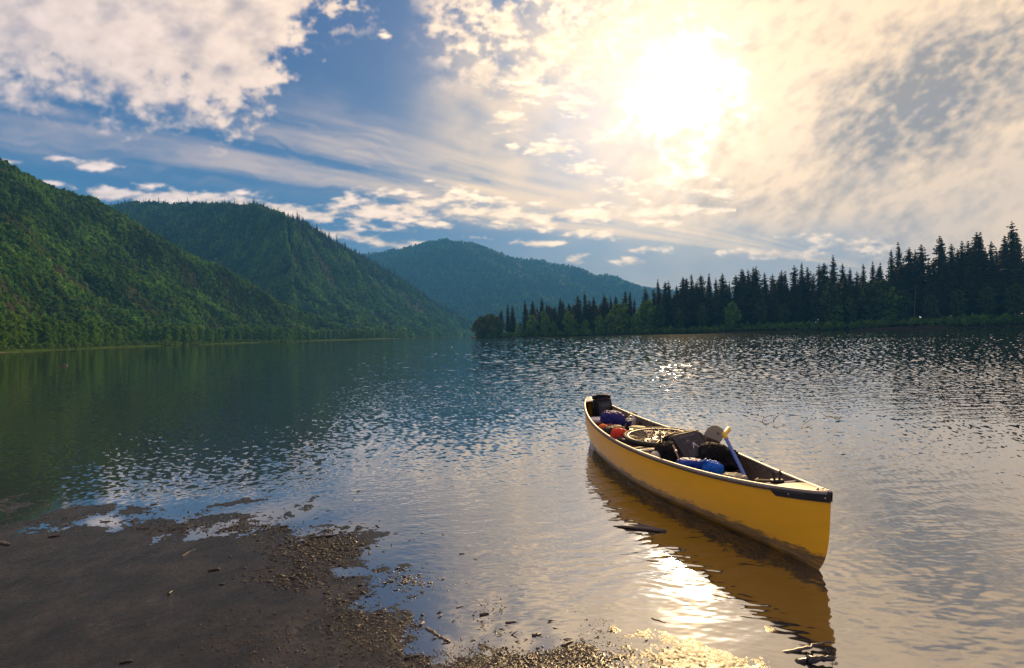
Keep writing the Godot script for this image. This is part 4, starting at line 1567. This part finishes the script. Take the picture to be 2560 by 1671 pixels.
func flake(kind: int) -> ArrayMesh:
	var b := MB.new()
	if kind == 0:
		b.tube([Vector3(-0.5, 0.0, 0.0), Vector3(-0.1, 0.05, 0.06), Vector3(0.2, 0.02, 0.0), Vector3(0.5, 0.0, 0.05)], [0.05, 0.09, 0.08, 0.03], 5, 0.7)
	elif kind == 1:
		b.block(Transform3D(), Vector3(0.5, 0.14, 0.3), 0.7, 10, 6, crumpled(0.3, 2.4, 3.0))
	else:
		b.block(Transform3D(), Vector3(0.5, 0.36, 0.45), 0.9, 10, 7, crumpled(0.14, 2.0, 8.0))
	return b.mesh()

# patches: photo column, row, half width, half height in pixels, how many
func litter(called: String, mesh: Mesh, m: Material, patches: Array, lo: float, hi: float, sink: float, label: String) -> void:
	var xf := []
	for q in patches:
		for k in q[4]:
			var p := on_mud(q[0] + rng.randfn() * q[2] * 0.55, q[1] + rng.randfn() * q[3] * 0.55)
			if p.z > -2.3 or p.y < -0.03:
				continue
			var s := lo * pow(hi / lo, rng.randf() * rng.randf())
			var y := maxf(p.y, -0.004) + s * sink
			xf.append(Transform3D(Basis(Vector3.UP, rng.randfn() * 0.8 + 0.4) * Basis(Vector3.BACK, rng.randfn() * 0.18) * Basis().scaled(Vector3(s, s * rng.randf_range(0.7, 1.2), s * rng.randf_range(0.6, 1.2))), Vector3(p.x, y, p.z)))
	var mm := MultiMesh.new()
	mm.transform_format = MultiMesh.TRANSFORM_3D
	mm.use_colors = true
	mm.mesh = mesh
	mm.instance_count = xf.size()
	for k in xf.size():
		mm.set_instance_transform(k, xf[k])
		var c := rng.randf_range(0.5, 1.5)
		mm.set_instance_color(k, Color(c, c * rng.randf_range(0.85, 1.05), c * rng.randf_range(0.75, 1.05)))
	var mi := MultiMeshInstance3D.new()
	mi.name = called
	mi.multimesh = mm
	mi.material_override = m
	add_child(mi)
	tag(mi, label, "debris", "", "stuff")

func stick(points: Array, r: float, label: String, m: Material, group := "", lift := 0.4) -> void:
	var path := []
	var rad := []
	var o0 := Vector3.ZERO
	for k in points.size():
		var p := on_mud(points[k][0], points[k][1])
		p.y = maxf(p.y, -0.003) + r * lift + (points[k][2] if points[k].size() > 2 else 0.0)
		if k == 0:
			o0 = p
		path.append(p - o0)
		rad.append(r * (1.0 - 0.5 * k / points.size()))
	# a little crooked between the given points
	var fine := []
	var fr := []
	for k in path.size() - 1:
		for j in 4:
			var f := j / 4.0
			fine.append(path[k].lerp(path[k + 1], f) + Vector3(rng.randfn(), rng.randf() * 0.3, rng.randfn()) * r * (0.5 if j else 0.0))
			fr.append(lerpf(rad[k], rad[k + 1], f) * rng.randf_range(0.85, 1.15))
	fine.append(path[-1])
	fr.append(rad[-1] * 0.7)
	var b := MB.new()
	b.tube(fine, fr, 8)
	var o := put("stick", b.mesh(), m)
	o.position = o0
	tag(o, label, "stick", group)

# a gnarled length of wood: thickness wanders along it
func rough_limb(b: MB, p0: Vector3, p1: Vector3, arch: float, r0: float, r1: float) -> void:
	var path := []
	var rad := []
	for k in 15:
		var f := k / 14.0
		path.append(p0.lerp(p1, f) + Vector3(rng.randfn() * 0.003, arch * sin(PI * f) + rng.randfn() * 0.003, rng.randfn() * 0.005))
		rad.append((lerpf(r0, r1, f) * rng.randf_range(0.7, 1.25)) * (0.4 if k == 0 or k == 14 else 1.0))
	b.tube(path, rad, 9, 0.7)

func build_debris() -> void:
	var wet := mat(0.017, 0.012, 0.009, 0.42)
	wet.vertex_color_use_as_albedo = true
	var peb := mat(0.05, 0.040, 0.033, 0.22)
	peb.vertex_color_use_as_albedo = true
	litter("bark_litter", flake(0), wet, [[620, 1322, 240, 22, 420], [800, 1372, 120, 40, 900], [740, 1445, 110, 34, 380], [280, 1300, 300, 26, 260], [470, 1325, 170, 14, 320], [900, 1530, 90, 60, 240], [1010, 1455, 70, 30, 260], [560, 1570, 200, 70, 90], [1250, 1600, 260, 60, 300], [330, 1240, 330, 30, 160], [900, 1330, 160, 40, 160]], 0.008, 0.07, 0.12, "dark twigs and bark bits scattered along the wet mud")
	litter("leaf_litter", flake(1), wet, [[640, 1325, 220, 18, 420], [805, 1370, 110, 34, 1200], [730, 1445, 120, 34, 420], [300, 1300, 320, 26, 260], [900, 1520, 90, 60, 300], [1015, 1455, 60, 24, 500], [500, 1270, 420, 40, 110]], 0.008, 0.035, 0.15, "dark sodden leaf scraps in drifts on the mud")
	litter("mud_pebbles", flake(2), peb, [[930, 1575, 130, 60, 1500], [1040, 1465, 90, 34, 800], [1150, 1645, 200, 36, 1500], [1430, 1640, 150, 40, 1900], [1480, 1580, 60, 80, 500], [700, 1610, 220, 60, 600], [1210, 1530, 60, 40, 300], [820, 1390, 150, 70, 500]], 0.004, 0.014, 0.2, "wet pebbles and mud crumbs glistening at the water's edge")
	var grey := mat(0.10, 0.08, 0.062, 0.6)
	var dark := mat(0.03, 0.023, 0.018, 0.45)
	stick([[1066, 1573], [1088, 1590], [1110, 1603], [1124, 1611]], 0.0085, "long grey curved stick lying in the wet mud puddle", grey)
	stick([[0, 1358], [12, 1361], [22, 1364]], 0.014, "short pale broken branch end in the mud", grey)
	stick([[775, 1346], [800, 1344], [832, 1341]], 0.012, "knobbly dark branch at the edge of the wet film", dark)
	stick([[455, 1392], [470, 1382], [488, 1374]], 0.004, "thin pale straw leaning on the dark litter", grey)
	stick([[1630, 1548], [1665, 1560]], 0.005, "small dark twig in the sunlit shallows", dark)
	var more := [[[862, 1376], [898, 1374]], [[1264, 1560], [1292, 1557]], [[1140, 1523], [1160, 1518]], [[1050, 1566], [1060, 1556]], [[1200, 1540], [1222, 1538]], [[1150, 1388], [1166, 1388]], [[376, 1264], [394, 1262]], [[940, 1315], [948, 1320]], [[700, 1320], [722, 1316]], [[250, 1308], [276, 1304]], [[600, 1300], [640, 1292]], [[1330, 1592], [1352, 1588]], [[1405, 1618], [1432, 1606]], [[1010, 1648], [1060, 1640]], [[120, 1345], [150, 1340]], [[520, 1430], [548, 1424]], [[420, 1488], [430, 1480]], [[300, 1660], [330, 1655]]]
	for q in more:
		stick(q, rng.randf_range(0.005, 0.010), "short dark twig lying on the wet mud", dark, "twigs on the mud")
	# driftwood afloat in front of the canoe
	var o := base("driftwood", on_level(1600, 1321, 0.004))
	tag(o, "flat split piece of driftwood afloat beside the canoe", "driftwood")
	var a := on_level(1533, 1316, 0.0) - o.position
	var c := on_level(1667, 1329, 0.0) - o.position
	var wood := mat(0.075, 0.055, 0.045, 0.5)
	var b := MB.new()
	b.tube([a, a.lerp(c, 0.2) + Vector3(0, 0.008, 0), a.lerp(c, 0.55) + Vector3(0, 0.012, 0.012), a.lerp(c, 0.85) + Vector3(0, 0.008, 0.01), c], [0.006, 0.02, 0.026, 0.024, 0.012], 10, 0.5)
	put("main_piece", b.mesh(), wood, o)
	b = MB.new()
	b.tube([a.lerp(c, 0.3) + Vector3(0, 0.016, -0.02), a.lerp(c, 0.6) + Vector3(0, 0.024, -0.016), a.lerp(c, 0.98) + Vector3(0, 0.012, 0.01)], [0.006, 0.014, 0.006], 8, 0.6)
	put("splinter", b.mesh(), wood, o)
	# half sunk log and twig at the lower right
	o = base("sunken_log", on_level(1985, 1632, 0.0))
	tag(o, "dark half sunken log with ripples round it below the bow", "log")
	var p0 := on_level(1945, 1632, 0.0) - o.position
	var p1 := on_level(2083, 1605, 0.03) - o.position
	var bark := mat(0.05, 0.042, 0.04, 0.45)
	b = MB.new()
	rough_limb(b, p0 + Vector3(0, -0.012, 0), p1, 0.006, 0.016, 0.004)
	put("upper_limb", b.mesh(), bark, o)
	var black := mat(0.012, 0.011, 0.012, 0.3)
	var q0 := on_level(1985, 1652, 0.0) - o.position
	var q1 := on_level(2088, 1652, 0.02) - o.position
	b = MB.new()
	rough_limb(b, q0 + Vector3(0, -0.01, 0), q1, 0.014, 0.022, 0.010)
	put("trunk", b.mesh(), black, o)
	o = base("upright_twig", on_level(2081, 1646, -0.01))
	tag(o, "thin upright twig with a cross stub beside the sunken log", "twig")
	b = MB.new()
	b.tube([Vector3.ZERO, Vector3(-0.001, 0.03, 0), Vector3(0, 0.062, 0)], [0.0018, 0.0018, 0.0012], 6)
	put("stem", b.mesh(), black, o)
	b = MB.new()
	b.tube([Vector3(-0.006, 0.036, 0), Vector3(0.006, 0.037, 0)], [0.0016, 0.0016], 6)
	put("cross_stub", b.mesh(), black, o)
	# drowned branches out in the stream
	o = base("drowned_branch", on_level(1930, 1060, 0.0))
	tag(o, "thin drowned branches arching out of the river beyond the canoe", "branch")
	for q in [[[1907, 1058, 0.0], [1908, 1047, 0.05], [1925, 1040, 0.07], [1940, 1038, 0.03]], [[1942, 1072, 0.0], [1932, 1055, 0.04], [1945, 1040, 0.10], [1963, 1031, 0.12]], [[2004, 1072, 0.0], [2008, 1063, 0.03], [2030, 1048, 0.06]], [[2070, 1040, 0.0], [2092, 1044, 0.015], [2106, 1042, 0.01]]]:
		var path := []
		for k in q:
			path.append(on_level(k[0], k[1] + k[2] * 140.0, 0.0) + Vector3(0, k[2], 0) - o.position)
		b = MB.new()
		var fine := []
		for k in 13:
			var x := k / 12.0 * (path.size() - 1)
			var i := mini(int(x), path.size() - 2)
			fine.append(path[i].cubic_interpolate(path[i + 1], path[maxi(i - 1, 0)], path[mini(i + 2, path.size() - 1)], x - i))
		b.tube(fine, fill(0.006, 13), 5)
		put("twig", b.mesh(), mat(0.05, 0.035, 0.02, 0.7), o)
	# something small swimming or stuck far out on the left, with its trail in the current
	o = base("floating_stub", on_level(163, 915, 0.0))
	tag(o, "small dark stub breaking the smooth water off the left bank", "log")
	b = MB.new()
	b.block(Transform3D(Basis(), Vector3(0, 0.03, 0)), Vector3(0.14, 0.07, 0.09), 0.8, 14, 10, crumpled(0.12, 2.0, 4.0))
	put("stub", b.mesh(), mat(0.09, 0.08, 0.06, 0.6), o)
	b = MB.new()
	b.tube([Vector3(-0.1, 0.02, 0), Vector3(-0.4, 0.01, 0.02), Vector3(-0.8, -0.01, 0.03)], [0.04, 0.03, 0.02], 6)
	put("trailing_limb", b.mesh(), mat(0.06, 0.05, 0.04, 0.6), o)

func _ready() -> void:
	rng.seed = 5
	var t0 := Time.get_ticks_msec()
	cam_basis = Basis(Vector3.RIGHT, 1.5 / F) * Basis(Vector3.BACK, deg_to_rad(-1.35))
	cam_inverse = cam_basis.inverse()
	sun_dir = ray(1695, 240).normalized()
	var cam := Camera3D.new()
	cam.name = "camera"
	cam.fov = rad_to_deg(2.0 * atan(835.5 / F))
	cam.near = 0.05
	cam.far = 9000.0
	cam.transform = Transform3D(cam_basis, EYE)
	add_child(cam)
	cam.current = true
	var env := Environment.new()
	env.background_mode = Environment.BG_SKY
	env.sky = Sky.new()
	var pano := PanoramaSkyMaterial.new()
	pano.panorama = make_sky()
	print("sky ", Time.get_ticks_msec() - t0)
	env.sky.sky_material = pano
	env.tonemap_mode = Environment.TONE_MAPPER_LINEAR
	env.tonemap_exposure = 1.85
	env.fog_enabled = true
	env.fog_density = 0.00025
	env.fog_light_color = Color(0.34, 0.68, 1.0)
	env.sdfgi_enabled = true
	env.ssao_enabled = true
	env.ssil_enabled = true
	var we := WorldEnvironment.new()
	we.name = "environment"
	we.environment = env
	add_child(we)
	var sun := DirectionalLight3D.new()
	sun.name = "sun"
	sun.light_color = Color(1.0, 0.84, 0.60)
	sun.light_energy = 1.3
	sun.light_angular_distance = 2.0
	sun.shadow_enabled = true
	add_child(sun)
	sun.look_at_from_position(sun_dir * 100.0, Vector3.ZERO)
	build_hills()
	print("hills ", Time.get_ticks_msec() - t0)
	build_shore()
	print("shore ", Time.get_ticks_msec() - t0)
	build_water()
	print("water ", Time.get_ticks_msec() - t0)
	tree_mats()
	right_wood()
	print("right wood ", Time.get_ticks_msec() - t0)
	left_woods()
	print("left woods ", Time.get_ticks_msec() - t0)
	build_canoe()
	build_gear()
	build_debris()
	print("canoe ", Time.get_ticks_msec() - t0)
